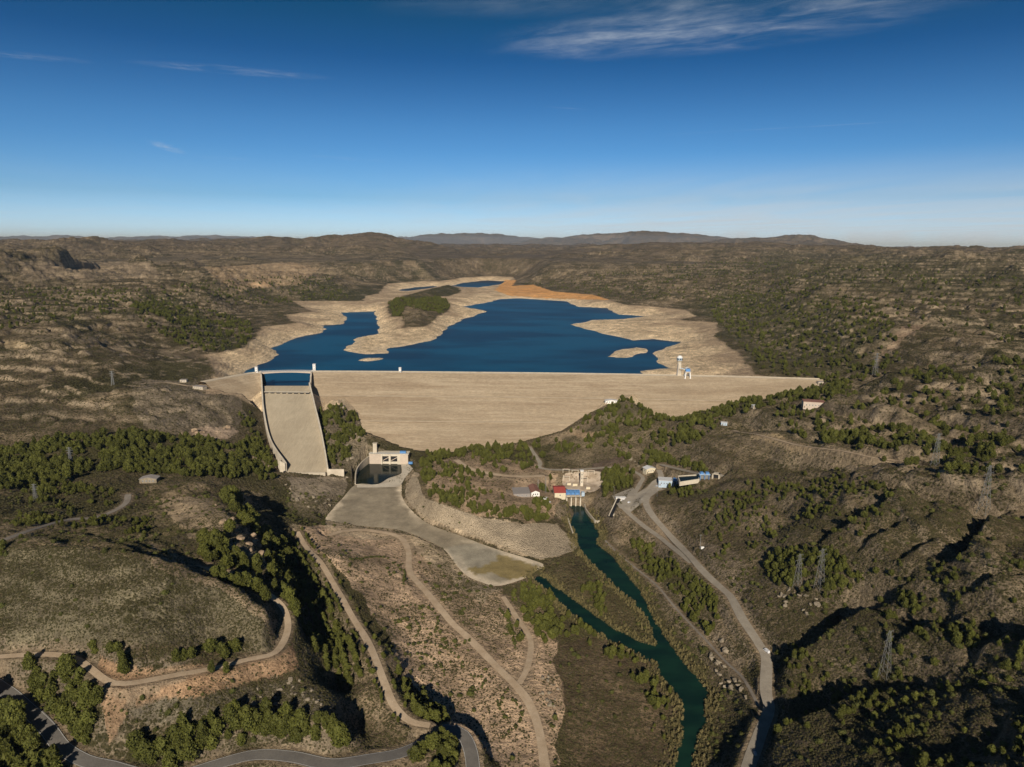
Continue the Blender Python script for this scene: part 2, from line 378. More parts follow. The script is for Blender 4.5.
sel = stamp_sel(poolp, 40); xs, ys = X[sel], Y[sel]; sd = sdist(poolp, xs, ys); h = H[sel]
H[sel] = np.where(sd < 1, 4.0, np.where(sd < 6, np.minimum(h, 9.0), h))

# ------------------------------------------------------------------ roads
ROADS = [
 ('asphalt_road', 8.5, 'asphalt', [(-40,660),(0,688),(20,705),(45,728),(62,746),(85,758),(112,768),(150,785)]),
 ('asphalt_road', 8.5, 'asphalt', [(190,775),(249,757),(290,755),(330,760),(373,764),(397,756),(415.5,742.5),(429,734),(447,733),(463,742.5),(471,755.7),(473.5,775)]),
 ('dirt_track', 5.0, 'dirt', [(430,731),(410,719),(394,704),(384,682),(375,655),(365,638),(350,612),(330,580),(312,553),(297,530)]),
 ('dirt_road', 6.0, 'dirt', [(328,533),(345,531),(370,532),(398,537),(408,550),(410,572),(425,590),(450,620),(470,640),(495,665),(520,690),(532,710),(540,735),(546,775)]),
 ('dirt_track', 4.5, 'dirt', [(519,684),(528,665),(530,640),(515,615),(503,597)]),
 ('dirt_road', 4.6, 'dirt', [(-20,662),(0,658),(30,652),(60,652),(80,658),(105,680),(125,688),(170,676),(215,668),(250,660),(275,652),(288,636),(284,612),(266,593),(236,577),(207,566),(188,560)]),
 ('gravel_road', 5.5, 'gravel', [(-30,548),(0,539),(33,531),(66,523),(93,518),(113,513),(126,504),(128,494)]),
 ('service_road', 7.5, 'asphalt_pale', [(723,470),(712,478),(692,473),(672,467.5),(660,466)]),
 ('valley_road', 7.5, 'asphalt_pale', [(662,488),(652,492),(646,501),(651.4,513.6),(666.6,534),(682,549),(702,569.5),(722.5,590),(731,597),(742.7,618.6),(760,645),(766,662.5),(766,689),(769,709),(760,736),(748.5,765),(742,790)]),
 ('service_road', 6.5, 'asphalt_pale', [(659,468),(661,477),(654,486),(634,497),(626,505),(623.5,509),(641,524),(659,538),(674,549),(692,562)]),
 ('service_road', 5.5, 'asphalt_pale', [(633,496),(640,484),(642,476),(625,468),(605,467.5),(545,469.5),(539.6,462),(529.5,446.6)]),
 ('dirt_track', 8.0, 'dirt', [(456,461),(468,467),(484,472),(512,476),(545,477)]),
 ('dirt_track', 4.0, 'dirt', [(734,431.6),(757,434),(782.5,441.7),(808,448),(845,450.5),(874,459.5),(906,461.6),(940,463)]),
 ('dirt_track', 4.0, 'dirt', [(135,383),(165,383),(190,386),(205,384)]),
 ('canal_path', 2.2, 'gravel', [(604,540),(620,556),(640,572),(657.7,586),(672,604),(690,624.5),(707.5,642),(725,662.5),(742.7,680),(759,703.6)]),
]
ROAD_W = []
for (nm, w, mt, pix) in ROADS:
    w3 = np.array([hit(a, b) for a, b in pix])
    ln = smooth_line(w3, 4.0)
    z = hgt(ln[:, 0], ln[:, 1]); k = 11
    for _ in range(3):
        zp = np.pad(z, k // 2, mode='edge'); z = np.convolve(zp, np.ones(k) / k, 'valid')
    ln[:, 2] = z
    ROAD_W.append((nm, w, mt, ln))
    sel = stamp_sel(ln, w + 22)
    d, rz = seg_dist(ln, X[sel], Y[sel], vals=ln[:, 2]); h = H[sel]
    bl = sst(w / 2 + 1.5, w / 2 + (5 if nm == 'dirt_track' else 9), d)
    H[sel] = rz * (1 - bl) + h * bl
# levelled yards for the buildings: (px, py, radius)
YARDS = [(541,494,30),(562,494,26),(582,487,26),(663,484,16),(675,485,12),(648,472,11),(706,478,13),(147,484,12),(611,403,15),(813,406,16),(820,383,9),(200,388,13),(184,382,9),(699,548,5),(724,425,8),(755,408,8)]
YW = []
for a, b, rad in YARDS:
    p = hit(a, b); YW.append(p)
    sel = stamp_sel([p], rad + 20); d = np.hypot(X[sel] - p[0], Y[sel] - p[1]); bl = sst(rad * .7, rad * 1.5, d)
    H[sel] = p[2] * (1 - bl) + H[sel] * bl
# roads win over the yards again
for (nm, w, mt, ln) in ROAD_W:
    sel = stamp_sel(ln, w)
    d, rz = seg_dist(ln, X[sel], Y[sel], vals=ln[:, 2]); bl = sst(w / 2 + 1, w / 2 + 4, d)
    H[sel] = (rz - .25) * (1 - bl) + H[sel] * bl

# ground cut down behind and below the tailrace gates, and levelled beside the outlet pool
GS = at_z(573.5, 505, 1.0); sel = stamp_sel([GS], 60); lx, ly = X[sel] - GS[0], Y[sel] - GS[1]
box = np.maximum(np.abs(lx) - 13, np.maximum(ly - 14, -60 - ly)); h = H[sel]
H[sel] = np.where((ly > -3) & (box < 25), np.minimum(h, 10.6 + np.clip(box, 0, 99) * .7), h)
front = np.maximum(np.abs(lx) - 10.5, np.abs(ly + 12) - 10); H[sel] = np.where(front < 0, np.minimum(H[sel], -1.5), H[sel])
SL = np.array([at_z(a, b, 9.) for a, b in [(401,461),(411,463),(415,468),(408,477),(402,486),(376,488),(355,488),(355,484),(377.3,484.6),(388.6,478.8),(402,473.5)]])
sel = stamp_sel(SL, 20); sd = sdist(SL, X[sel], Y[sel]); H[sel] = np.where(sd < 2, np.minimum(H[sel], 8.9), np.where(sd < 12, np.minimum(H[sel], 9 + (sd - 2) * .9), H[sel]))
el_, er_ = CH[-1, :2], CH[-1, 2:4]; dd_ = (el_ - er_) / np.linalg.norm(el_ - er_); q_ = el_ + dd_ * 7 + [0, -4]; sel = stamp_sel([q_], 40); d = np.hypot(X[sel] - q_[0], Y[sel] - q_[1])
H[sel] = np.where(Y[sel] < el_[1] - 1.5, np.minimum(H[sel], CH[-1, 4] - 5 + np.clip(d - 16, 0, 99) * .9), H[sel])
# ------------------------------------------------------------------ ground colours (albedo) and cover masks
U_, V_ = project(X, Y, H)
w1 = fbm(X, Y, 45, 3, .55, 13.); w2 = fbm(X, Y, 45, 3, .55, 63.)
sc = np.clip(900 / R, .12, 1.5)
UX = U_ + w1 * 5 * sc * (1 + .4 * (R > 1000)); VX = V_ + w2 * 3 * sc
def lerp(c, col, m):
    return c * (1 - m[..., None]) + np.array(col)[None, None] * m[..., None]
nA = np.clip(.5 + .55 * fbm(X, Y, 130, 4, .55, 31.), 0, 1)
nB = np.clip(.5 + .7 * fbm(X, Y, 28, 3, .6, 41.), 0, 1)
nC = np.clip(.5 + .6 * fbm(X, Y, 1100, 4, .55, 51.), 0, 1)
C = np.zeros(X.shape + (3,)); C[:] = (.112, .086, .048)
C = lerp(C, (.245, .185, .115), sst(.45, .85, nA * .6 + nB * .4))
C = lerp(C, (.060, .056, .024), sst(.50, .80, nC * .5 + (1 - nA) * .5) * .8)
scrub = .35 + .5 * (1 - nA)
strata = np.clip(sst(70, 120, H0) * .55 * (.5 + nC), 0, 1)
# slope: steep ground shows rock
dHr = np.gradient(H, axis=0) / (R * (LR1 - LR0) / NR); dHa = np.gradient(H, axis=1) / (R * (AZ1 - AZ0) / NA)
slope = np.sqrt(dHr ** 2 + dHa ** 2)
C = lerp(C, (.27, .215, .155), sst(.55, 1.1, slope) * .55)
# risers of the limestone beds crop out pale along the contours
ris = sst(.42, .50, FR) * sst(.70, .60, FR) * sst(-.5, .15, fbm(X, Y, 60, 3, .6, 91.)) * sst(.05, .5, strata) * (.6 + .4 * sst(-.3, .3, fbm(X, Y, 420, 2, .5, 17.)))
RIS = ris * (R < 6500) * (1 - in_poly([(-200,535),(160,548),(300,600),(300,690),(-200,700)], UX, VX))
C *= 1.12 - .20 * sst(40, 80, H0)[..., None]
# far country: browner, then the dark woods of the ranges
C = lerp(C, (.110, .078, .050), sst(3500, 7000, R) * .75)
ZONES = [  # outline in the picture, albedo, strength, scrub, strata
 ([(0,545),(80,548),(160,562),(222,585),(265,612),(280,640),(268,652),(200,645),(130,645),(60,640),(0,645)], (.160,.136,.084), .92, .6, .0),
 ([(0,380),(60,395),(130,420),(180,432),(60,440),(0,450)], (.085,.065,.042), .6, .6, .2),
 ([(135,380),(190,380),(240,400),(248,418),(232,432),(190,436),(150,430),(128,405)], (.245,.195,.140), .8, .30, .5),
 ([(178,434),(232,424),(238,431),(228,437),(182,443)], (.47,.35,.25), .9, .02, .2),
 ([(0,515),(90,520),(200,500),(235,520),(245,540),(200,560),(120,548),(0,546)], (.20,.155,.095), .6, .4, .2),
 ([(160,500),(215,495),(240,515),(262,545),(272,575),(255,585),(225,575),(205,540),(170,520)], (.33,.25,.165), .7, .15, .5),
 ([(150,545),(200,560),(250,580),(275,605),(287,640),(276,650),(262,615),(220,592),(150,566)], (.36,.26,.17), .6, .1, .2),
 ([(100,655),(150,672),(210,664),(280,650),(292,640),(300,668),(262,680),(200,697),(135,704),(108,740),(100,700)], (.42,.26,.15), .75, .05, .1),
 ([(60,652),(95,655),(120,690),(180,672),(190,680),(130,702),(100,690)], (.36,.28,.19), .6, .05, .1),
 ([(120,705),(200,697),(290,680),(330,700),(345,725),(300,720),(230,715),(150,725)], (.16,.14,.10), .7, .5, .2),
 ([(298,525),(345,526),(400,534),(425,550),(445,580),(475,592),(500,590),(532,602),(556,640),(562,700),(560,767),(505,767),(460,735),(425,700),(402,670),(385,635),(345,575),(310,545)], (.64,.455,.30), .92, .05, .0),
 ([(420,555),(450,565),(480,585),(520,600),(520,640),(480,640),(450,610),(425,590)], (.36,.27,.175), .55, .35, 0),
 ([(326,521),(360,523),(400,529),(426,538),(446,550),(470,580),(500,590),(486,600),(450,580),(425,556),(395,540),(330,533)], (.54,.42,.28), .88, .12, 0),
 ([(402,470),(414,470),(424,500),(470,514),(520,524),(556,524),(577,548),(560,556),(543,562),(494,546),(457,532),(428,522),(408,508)], (.47,.37,.255), .92, .03, 0),
 ([(424,462),(470,452),(540,466),(560,475),(555,520),(520,522),(470,512),(430,498)], (.42,.30,.20), .8, .15, 0),
 ([(470,474),(545,472),(560,480),(500,480)], (.38,.29,.19), .7, 0, 0),
 ([(558,560),(600,575),(640,620),(655,640),(600,612),(560,575)], (.13,.10,.050), .8, .45, 0),
 ([(550,585),(600,630),(650,660),(676,695),(682,730),(672,767),(575,767),(560,700),(556,640)], (.150,.108,.064), .85, .18, 0),
 ([(500,590),(540,585),(600,630),(560,645),(530,620)], (.12,.10,.050), .7, .6, 0),
 ([(592,515),(640,560),(700,640),(755,700),(740,767),(700,767),(712,700),(690,660),(650,600),(600,550)], (.15,.118,.068), .7, .5, 0),
 ([(645,570),(700,600),(735,650),(750,700),(715,700),(690,640),(650,600)], (.27,.21,.14), .45, .3, 0),
 ([(285,477),(345,477),(342,494),(292,498)], (.34,.275,.20), .85, .03, 0),
 ([(292,498),(340,495),(335,515),(300,520)], (.30,.24,.16), .55, .35, 0),
 ([(316,402),(345,397),(364,415),(367,450),(350,470),(328,468)], (.25,.20,.14), .7, .3, .4),
 ([(560,430),(620,397),(680,410),(690,440),(650,470),(600,470),(545,455)], (.205,.16,.10), .75, .3, .1),
 ([(568,428),(618,400),(650,410),(600,430)], (.135,.115,.068), .7, .5, 0),
 ([(592,462),(625,455),(622,470),(592,472)], (.12,.085,.065), .9, 0, 0),
 ([(565,428),(600,432),(590,437),(570,436)], (.40,.28,.17), .7, 0, 0),
 ([(475,448),(520,440),(560,428),(600,405),(618,398),(600,420),(560,442),(500,452)], (.30,.225,.145), .75, .15, 0),
 ([(690,420),(780,405),(880,420),(1000,410),(1000,455),(860,470),(760,460),(700,445)], (.235,.18,.115), .55, .3, .6),
 ([(752,430),(800,440),(812,450),(790,452),(750,438)], (.38,.28,.16), .7, 0, .2),
 ([(690,460),(740,455),(820,470),(1000,480),(1024,560),(1024,767),(780,767),(790,660),(740,600),(690,540),(665,510)], (.130,.100,.062), .62, .55, .15),
 ([(697,540),(740,555),(760,590),(735,590),(715,570)], (.28,.22,.16), .55, .2, .1),
 ([(850,360),(862,345),(880,335),(930,320),(900,345),(870,368)], (.30,.21,.14), .7, .05, .2),
 ([(1,400),(40,402),(80,420),(30,425)], (.07,.06,.04), .5, .5, 0),
 ([(0,342),(20,340),(34,348),(10,350)], (.42,.32,.19), .8, 0, 0),
 ([(205,268),(290,262),(320,268),(300,284),(240,290),(215,278)], (.40,.28,.17), .60, .1, .9),
 ([(245,283),(270,280),(272,286),(250,288)], (.55,.36,.20), .8, 0, 0),
 ([(20,262),(150,262),(160,276),(100,280),(20,278)], (.30,.23,.16), .5, .1, .9),
 ([(140,290),(190,300),(225,335),(255,345),(225,352),(185,330),(150,310)], (.055,.056,.026), .8, .8, .1),
 ([(300,295),(330,280),(350,290),(400,300),(300,303)], (.055,.058,.024), .6, .8, .1),
 ([(720,290),(800,300),(900,330),(870,370),(820,378),(755,366),(735,340),(700,310)], (.085,.082,.038), .55, .7, .3),
 ([(760,250),(1024,262),(1024,300),(860,290),(760,272)], (.060,.056,.028), .6, .7, .2),
]
STR = [([(-100,285),(200,276),(262,300),(262,330),(205,352),(120,392),(-100,378)], 1.0), ([(820,325),(900,318),(1200,305),(1200,500),(930,495),(880,470),(815,445)], 1.0), ([(560,262),(1200,262),(1200,320),(860,300),(740,290),(600,290)], .8), ([(-100,252),(330,250),(350,285),(180,285),(-100,285)], .95), ([(690,405),(830,395),(850,470),(700,450)], .7), ([(0,548),(280,600),(270,650),(0,650)], .02)]
for pl, v in STR: m = in_poly(pl, UX, VX) * 1.0; strata = np.maximum(strata, v * m); C = C * (1 - .22 * v * m * (R < 4000))[..., None]
zin = np.zeros(X.shape)
base_ok = (U_ > -150) & (U_ < 1180) & (V_ > 200) & (V_ < 900)
for (pl, cc, st, sb, sr) in ZONES:
    m = (in_poly(pl, UX, VX) & base_ok).astype(float) * st * (.8 + .2 * nB)
    mod = (.78 + .44 * nB)
    C = C * (1 - m[..., None]) + (np.array(cc)[None, None] * mod[..., None]) * m[..., None]
    scrub = scrub * (1 - m) + sb * m; strata = strata * (1 - m) + sr * m
C = lerp(C, (.40, .31, .21), np.clip(RIS, 0, 1) * (.82 - .3 * sst(1500, 4000, R))); scrub *= 1 - .6 * RIS
# pale bathtub ring of the drawn-down reservoir
rel = (H - LAKE_Z) / (FULL_Z - LAKE_Z)
ring = np.array((.70, .535, .34))[None, None] * (.86 + .28 * nB[..., None]) * (1 + .20 * np.clip(np.sin((H + w1 * .8) * 3.6), -1, 1) * (R < 3200))[..., None] 
ring = lerp(ring, (.78, .62, .42), sst(.3, .0, rel) * .75)
ring = lerp(ring, (.36, .26, .17), sst(.42, .95, rel + (nA - .5) * .9) * .75)
orange = in_poly([(495,290),(505,280),(560,280),(610,300),(560,299),(510,296)], UX, VX)
ring = lerp(ring, (.72, .36, .12), orange * .9)
C = C * (1 - SHORE[..., None]) + ring * SHORE[..., None]
scrub *= 1 - SHORE * .93; strata = strata * (1 - SHORE) + .45 * SHORE
# under the water: dark mud
C = lerp(C, (.10, .12, .08), (WDIST < -1).astype(float))
# verges along the roads
for (nm, w, mt, ln) in ROAD_W:
    sel = stamp_sel(ln, w + 8); d = seg_dist(ln, X[sel], Y[sel]) + w1[sel] * 2.5
    m = sst(w / 2 + 4.5, w / 2 + .5, d) * .6; c = C[sel]
    C[sel] = c * (1 - m[:, None]) + np.array((.31, .235, .155))[None] * m[:, None]; scrub[sel] *= 1 - m
# ------------------------------------------------------------------ materials
class NT:
    def __init__(s, name, rough=.9, spec=.25):
        s.m = bpy.data.materials.new(name); s.m.use_nodes = True; s.t = s.m.node_tree; s.n = s.t.nodes; s.l = s.t.links
        s.b = s.n['Principled BSDF']; s.b.inputs['Roughness'].default_value = rough; s.b.inputs['Specular IOR Level'].default_value = spec
        g = s.n.new('ShaderNodeNewGeometry'); s.pos = g.outputs['Position']
    def node(s, t, **k):
        n = s.n.new(t)
        for a, v in k.items(): setattr(n, a, v)
        return n
    def put(s, sock, v):
        if isinstance(v, bpy.types.NodeSocket): s.l.new(v, sock)
        elif isinstance(v, (tuple, list)) and len(v) == 3 and sock.type == 'RGBA': sock.default_value = (*v, 1)
        else: sock.default_value = v
    def noise(s, scale, detail=3, rough=.55, vec=None, out='Fac', dist=0):
        n = s.node('ShaderNodeTexNoise'); n.inputs['Scale'].default_value = scale; n.inputs['Detail'].default_value = detail
        n.inputs['Roughness'].default_value = rough; n.inputs['Distortion'].default_value = dist; s.l.new(vec or s.pos, n.inputs['Vector']); return n.outputs[out]
    def vor(s, scale, vec=None, out='Distance', rnd=1.0):
        n = s.node('ShaderNodeTexVoronoi'); n.inputs['Scale'].default_value = scale; n.inputs['Randomness'].default_value = rnd; s.l.new(vec or s.pos, n.inputs['Vector']); return n.outputs[out]
    def scaled(s, v):
        n = s.node('ShaderNodeVectorMath', operation='MULTIPLY'); s.l.new(s.pos, n.inputs[0]); n.inputs[1].default_value = v; return n.outputs[0]
    def math(s, op, a, b=0.0, clamp=False):
        n = s.node('ShaderNodeMath', operation=op, use_clamp=clamp); s.put(n.inputs[0], a); s.put(n.inputs[1], b); return n.outputs[0]
    def mr(s, v, a, b, c=0.0, d=1.0):
        n = s.node('ShaderNodeMapRange'); s.put(n.inputs[0], v)
        for i, q in zip((1, 2, 3, 4), (a, b, c, d)): s.put(n.inputs[i], q)
        return n.outputs[0]
    def mix(s, f, a, b, mode='MIX'):
        n = s.node('ShaderNodeMix', data_type='RGBA', blend_type=mode); s.put(n.inputs[0], f); s.put(n.inputs[6], a); s.put(n.inputs[7], b); return n.outputs[2]
    def scale_col(s, col, f):
        n = s.node('ShaderNodeVectorMath', operation='SCALE'); s.put(n.inputs[0], col); s.put(n.inputs[3], f); return n.outputs[0]
    def bump(s, h, strength=.5, dist=1.0, normal=None):
        n = s.node('ShaderNodeBump'); n.inputs['Strength'].default_value = strength; n.inputs['Distance'].default_value = dist; s.l.new(h, n.inputs['Height'])
        if normal: s.l.new(normal, n.inputs['Normal'])
        s.l.new(n.outputs[0], s.b.inputs['Normal']); return n.outputs[0]
    def color(s, c): s.put(s.b.inputs['Base Color'], c)

def simple(name, col, var=.15, scale=.4, rough=.85, bump=0.0, stain=None, spec=.25, metal=0.0):
    m = NT(name, rough, spec); n = m.noise(scale, 4, .6)
    c = m.scale_col(col, m.mr(n, .25, .75, 1 - var, 1 + var))
    if stain:
        c = m.mix(m.mr(m.noise(scale * .35, 4, .6), .48, .68, 0, .7), c, stain)
    m.color(c); m.b.inputs['Metallic'].default_value = metal
    if bump: m.bump(n, .6, bump)
    return m.m

def terrain_material():
    m = NT('ground_cover', .95, .12)
    a = m.node('ShaderNodeAttribute', attribute_name='col').outputs['Color']
    mk = m.node('ShaderNodeAttribute', attribute_name='msk').outputs['Color']
    sp = m.node('ShaderNodeSeparateColor'); m.l.new(mk, sp.inputs[0]); scr, strt, rocky = sp.outputs
    n1 = m.noise(.03, 6, .62); n2 = m.noise(.22, 5, .68); n3 = m.noise(.85, 5, .75)
    c = m.scale_col(a, m.mr(n1, .3, .7, .72, 1.28)); c = m.scale_col(c, m.mr(n2, .3, .72, .62, 1.38)); c = m.scale_col(c, m.mr(n3, .32, .68, .52, 1.5))
    # limestone beds: bands that follow the height, broken up
    bv = m.scaled((.006, .006, .17)); band = m.noise(1.0, 4, .6, bv, dist=.6)
    bm = m.math('MULTIPLY', m.mr(band, .49, .58, 0, 1), m.mr(n2, .32, .55, .15, 1)); bm = m.math('MULTIPLY', bm, strt, True)
    c = m.mix(m.math('MULTIPLY', bm, .5), c, (.40, .31, .205))
    # loose pale rock
    rk = m.vor(.33); rkm = m.math('MULTIPLY', m.mr(m.noise(.06, 5, .65), .57, .68, 0, 1), m.mr(rk, .25, .45, 1, 0))
    c = m.mix(m.math('MULTIPLY', rkm, .5), c, (.33, .275, .20))
    st = m.vor(.62); stm = m.math('MULTIPLY', m.mr(st, .12, .26, .8, 0), m.mr(m.noise(.09, 4, .6), .45, .6)); c = m.mix(m.math('MULTIPLY', stm, m.mr(scr, .05, .25)), c, (.36, .30, .21))
    # low scrub: dark specks whose number follows the mask
    for (sc, off, lo) in ((.30, 0.0, .0), (.75, .08, .0), (.12, -.05, .0)):
        v = m.vor(sc); dens = m.noise(.045 if sc < .5 else .11, 4, .6)
        thr = m.math('ADD', m.math('MULTIPLY', scr, .62), m.mr(dens, .3, .7, -.38 + off, .22 + off))
        k = m.math('SUBTRACT', thr, v); k = m.math('MULTIPLY', m.mr(k, 0, .16, 0, .85), m.mr(scr, .06, .42))
        gc = m.mix(m.mr(m.noise(.5, 2), .35, .65), (.028, .029, .010), (.066, .057, .024))
        c = m.mix(k, c, gc)
    m.color(c)
    hb = m.math('ADD', m.math('MULTIPLY', n2, 3.0), m.math('ADD', m.math('MULTIPLY', n3, .9), m.math('MULTIPLY', m.math('MULTIPLY', m.vor(.3), scr), -2.2)))
    m.bump(hb, .85, 1.1)
    return m.m

def leaf(name, c1, c2):
    m = NT(name, .75, .2); oi = m.node('ShaderNodeObjectInfo').outputs['Random']
    c = m.mix(m.mr(m.noise(.9, 3), .3, .7), c1, c2); c = m.scale_col(c, m.mr(oi, 0, 1, .72, 1.25))
    m.color(c); return m.m

def water(name, deep, shallow_scale, bump_d, rough=.09, deepc2=None, spec=.35):
    m = NT(name, rough, spec)
    n = m.noise(.0035 if 'lake' in name else .03, 3, .5, m.scaled((1, 2.2, 1))); c = m.mix(m.mr(n, .42, .6), deep, deepc2 or deep)
    m.color(c); h = m.math('ADD', m.noise(.35, 3, .5, m.scaled((1, .6, 1))), m.math('MULTIPLY', m.noise(1.6, 2), .3)); m.bump(h, .5, bump_d)
    return m.m

def dam_material():
    m = NT('dam_fill', .95, .12)
    a = m.noise(.05, 4, .6, m.scaled((.12, 1, 1.4))); b = m.noise(.35, 5, .7, m.scaled((.5, 1, 1.2))); g = m.noise(1.3, 3, .6)
    c = m.mix(m.mr(a, .35, .65), (.335, .255, .172), (.445, .355, .248)); c = m.scale_col(c, m.mr(b, .3, .7, .8, 1.2)); c = m.scale_col(c, m.mr(g, .3, .7, .78, 1.22))
    c = m.mix(m.mr(m.noise(.012, 3, .5), .5, .72, 0, .45), c, (.30, .235, .16)); ln = m.noise(1.0, 3, .55, m.scaled((.012, .012, .42))); c = m.mix(m.mr(ln, .56, .64, 0, .38), c, (.56, .46, .33)); c = m.mix(m.mr(ln, .40, .34, 0, .3), c, (.25, .195, .13))
    m.color(c); m.bump(m.math('ADD', b, g), .7, 1.2); return m.m

def riprap_material():
    m = NT('riprap', .95, .15); v = m.vor(.85); n = m.noise(.9, 4, .65)
    c = m.mix(m.mr(n, .3, .7), (.42, .34, .235), (.64, .52, .375)); c = m.scale_col(c, m.mr(v, 0, .7, 1.15, .62)); c = m.scale_col(c, m.mr(m.noise(.06, 4), .3, .7, .8, 1.2)); m.color(c); m.bump(m.math('MULTIPLY', v, -1), .9, 1.6); return m.m

def apron_material():
    m = NT('basin_concrete', .85, .3)
    att = m.node('ShaderNodeAttribute', attribute_name='col').outputs['Color']
    c = m.scale_col(att, m.mr(m.noise(.08, 5, .65), .3, .7, .75, 1.25)); c = m.scale_col(c, m.mr(m.noise(.7, 4, .65), .3, .7, .85, 1.15)); m.color(c); return m.m

def chute_material():
    m = NT('chute_concrete', .85, .25)
    c = m.mix(m.mr(m.noise(.02, 4, .6), .35, .65), (.40, .335, .240), (.49, .415, .300))
    c = m.scale_col(c, m.mr(m.noise(.25, 5, .7, m.scaled((2.2, .25, .25))), .3, .7, .86, 1.12)); c = m.scale_col(c, m.mr(m.noise(1.0, 3), .3, .7, .9, 1.08))
    # joints between the slabs
    sx = m.node('ShaderNodeSeparateXYZ'); m.l.new(m.pos, sx.inputs[0])
    j = m.math('PINGPONG', m.math('MULTIPLY', sx.outputs[1], 1 / 15.0), .5); k = m.mr(j, 0, .018, .25, 0)
    m.color(m.mix(k, c, (.20, .16, .11))); return m.m

def road_material(name, c, c2):
    m = NT(name, .9, .2); k = m.mix(m.mr(m.noise(.12, 5, .6), .35, .65), c, c2); m.color(m.scale_col(k, m.mr(m.noise(1.2, 4, .7), .3, .7, .85, 1.15))); m.bump(m.noise(.8, 3), .3, .2); return m.m

M = dict(
 ground=terrain_material(), dam=dam_material(), riprap=riprap_material(), apron=apron_material(), chute=chute_material(),
 asphalt=road_material('asphalt', (.150, .138, .125), (.19, .175, .155)), asphalt_pale=road_material('worn_asphalt', (.30, .262, .21), (.375, .33, .265)),
 dirt=road_material('dirt', (.46, .345, .23), (.57, .445, .31)), gravel=road_material('gravel', (.24, .205, .165), (.31, .27, .22)), berm=road_material('berm_gravel', (.50, .40, .28), (.60, .49, .35)), pad=road_material('yard_pad', (.36, .28, .20), (.60, .50, .39)), crest=road_material('crest_gravel', (.56, .47, .35), (.64, .55, .42)),
 concrete=simple('concrete', (.48, .42, .33), .15, .25, stain=(.33, .28, .21)), concrete_pale=simple('pale_concrete', (.62, .55, .44), .12, .2, stain=(.45, .38, .29)), concrete_pink=simple('pinkish_concrete', (.54, .45, .365), .1, .2),
 white=simple('white_paint', (.78, .77, .74), .06, .4), cream=simple('cream_render', (.66, .58, .42), .1, .4), wall_ochre=simple('ochre_render', (.55, .37, .18), .12, .4),
 red=simple('red_roof_tiles', (.38, .075, .06), .2, .8), rust=simple('faded_brown_roof', (.26, .13, .095), .2, .8), grey_roof=simple('grey_roof_sheet', (.30, .27, .25), .12, .5), pale_roof=simple('pale_roof', (.62, .62, .62), .08, .3),
 blue=simple('blue_steel_paint', (.10, .26, .55), .15, .6, .5, spec=.5), bluegrey=simple('pale_blue_steel', (.42, .52, .62), .12, .5, .5, spec=.5), steel=simple('galvanised_steel', (.20, .20, .195), .12, 1., .5, spec=.5),
 dark=simple('dark_opening', (.018, .018, .02), .2, .5, .6), glass=simple('window_glass', (.05, .065, .08), .1, .5, .15, spec=.5), rubber=simple('tyre_rubber', (.02, .02, .02), .1, 1.), car_white=simple('white_car_paint', (.75, .76, .78), .02, .2, .3, spec=.5), car_silver=simple('silver_car_paint', (.45, .47, .5), .02, .2, .3, spec=.5),
 rock=simple('limestone', (.27, .225, .165), .35, .35, bump=1.2, stain=(.20, .17, .12)), rock_orange=simple('orange_limestone', (.34, .25, .165), .3, .35, bump=1.2, stain=(.25, .18, .12)),
 bark=simple('pine_bark', (.11, .075, .05), .2, 2.), wood=simple('timber', (.20, .14, .09), .2, 2.),
 pine=leaf('pine_needles', (.060, .068, .012), (.112, .112, .023)), cypress=leaf('cypress_leaves', (.020, .034, .012), (.040, .058, .018)), poplar=leaf('yellow_green_leaves', (.090, .098, .025), (.15, .14, .035)),
 shrub=leaf('shrub_leaves', (.052, .060, .014), (.100, .098, .028)), scrubleaf=leaf('scrub_leaves', (.046, .045, .017), (.098, .083, .036)), reed=leaf('dry_reeds', (.10, .088, .035), (.18, .145, .065)),
 lake=water('lake_water', (.001, .028, .062), 1, .06, .35, (.003, .070, .135), .08), river=water('river_water', (.005, .022, .018), 1, .02, .15, (.009, .036, .024), .08), poolw=water('pool_water', (.008, .014, .010), 1, .01, .12, None, .1),
)

# ------------------------------------------------------------------ mesh helpers
def link(name, verts, faces, mat, parent=None, smooth=False, kind=None, attrs=None):
    me = bpy.data.meshes.new(name); me.from_pydata([tuple(map(float, v)) for v in verts], [], [tuple(int(i) for i in f) for f in faces]); me.validate()
    if attrs is not None:
        at = me.color_attributes.new('col', 'FLOAT_COLOR', 'POINT'); a4 = np.ones((len(verts), 4), np.float32); a4[:, :3] = attrs; at.data.foreach_set('color', a4.ravel())
    o = bpy.data.objects.new(name, me); COL.objects.link(o)
    mats = mat if isinstance(mat, list) else [mat]
    for q in mats: me.materials.append(q)
    if smooth: me.polygons.foreach_set('use_smooth', [True] * len(me.polygons))
    if parent: o.parent = parent
    if kind: o['kind'] = kind
    return o

def tag(o, label, cat, group=None, kind=None):
    o['label'] = label; o['category'] = cat
    if group: o['group'] = group
    if kind: o['kind'] = kind
    return o

def thing(name, label, cat, loc=(0, 0, 0), rz=0.0, group=None):
    o = bpy.data.objects.new(name, None); COL.objects.link(o); o.location = loc; o.rotation_euler = (0, 0, rz); o.empty_display_size = 2
    return tag(o, label, cat, group)

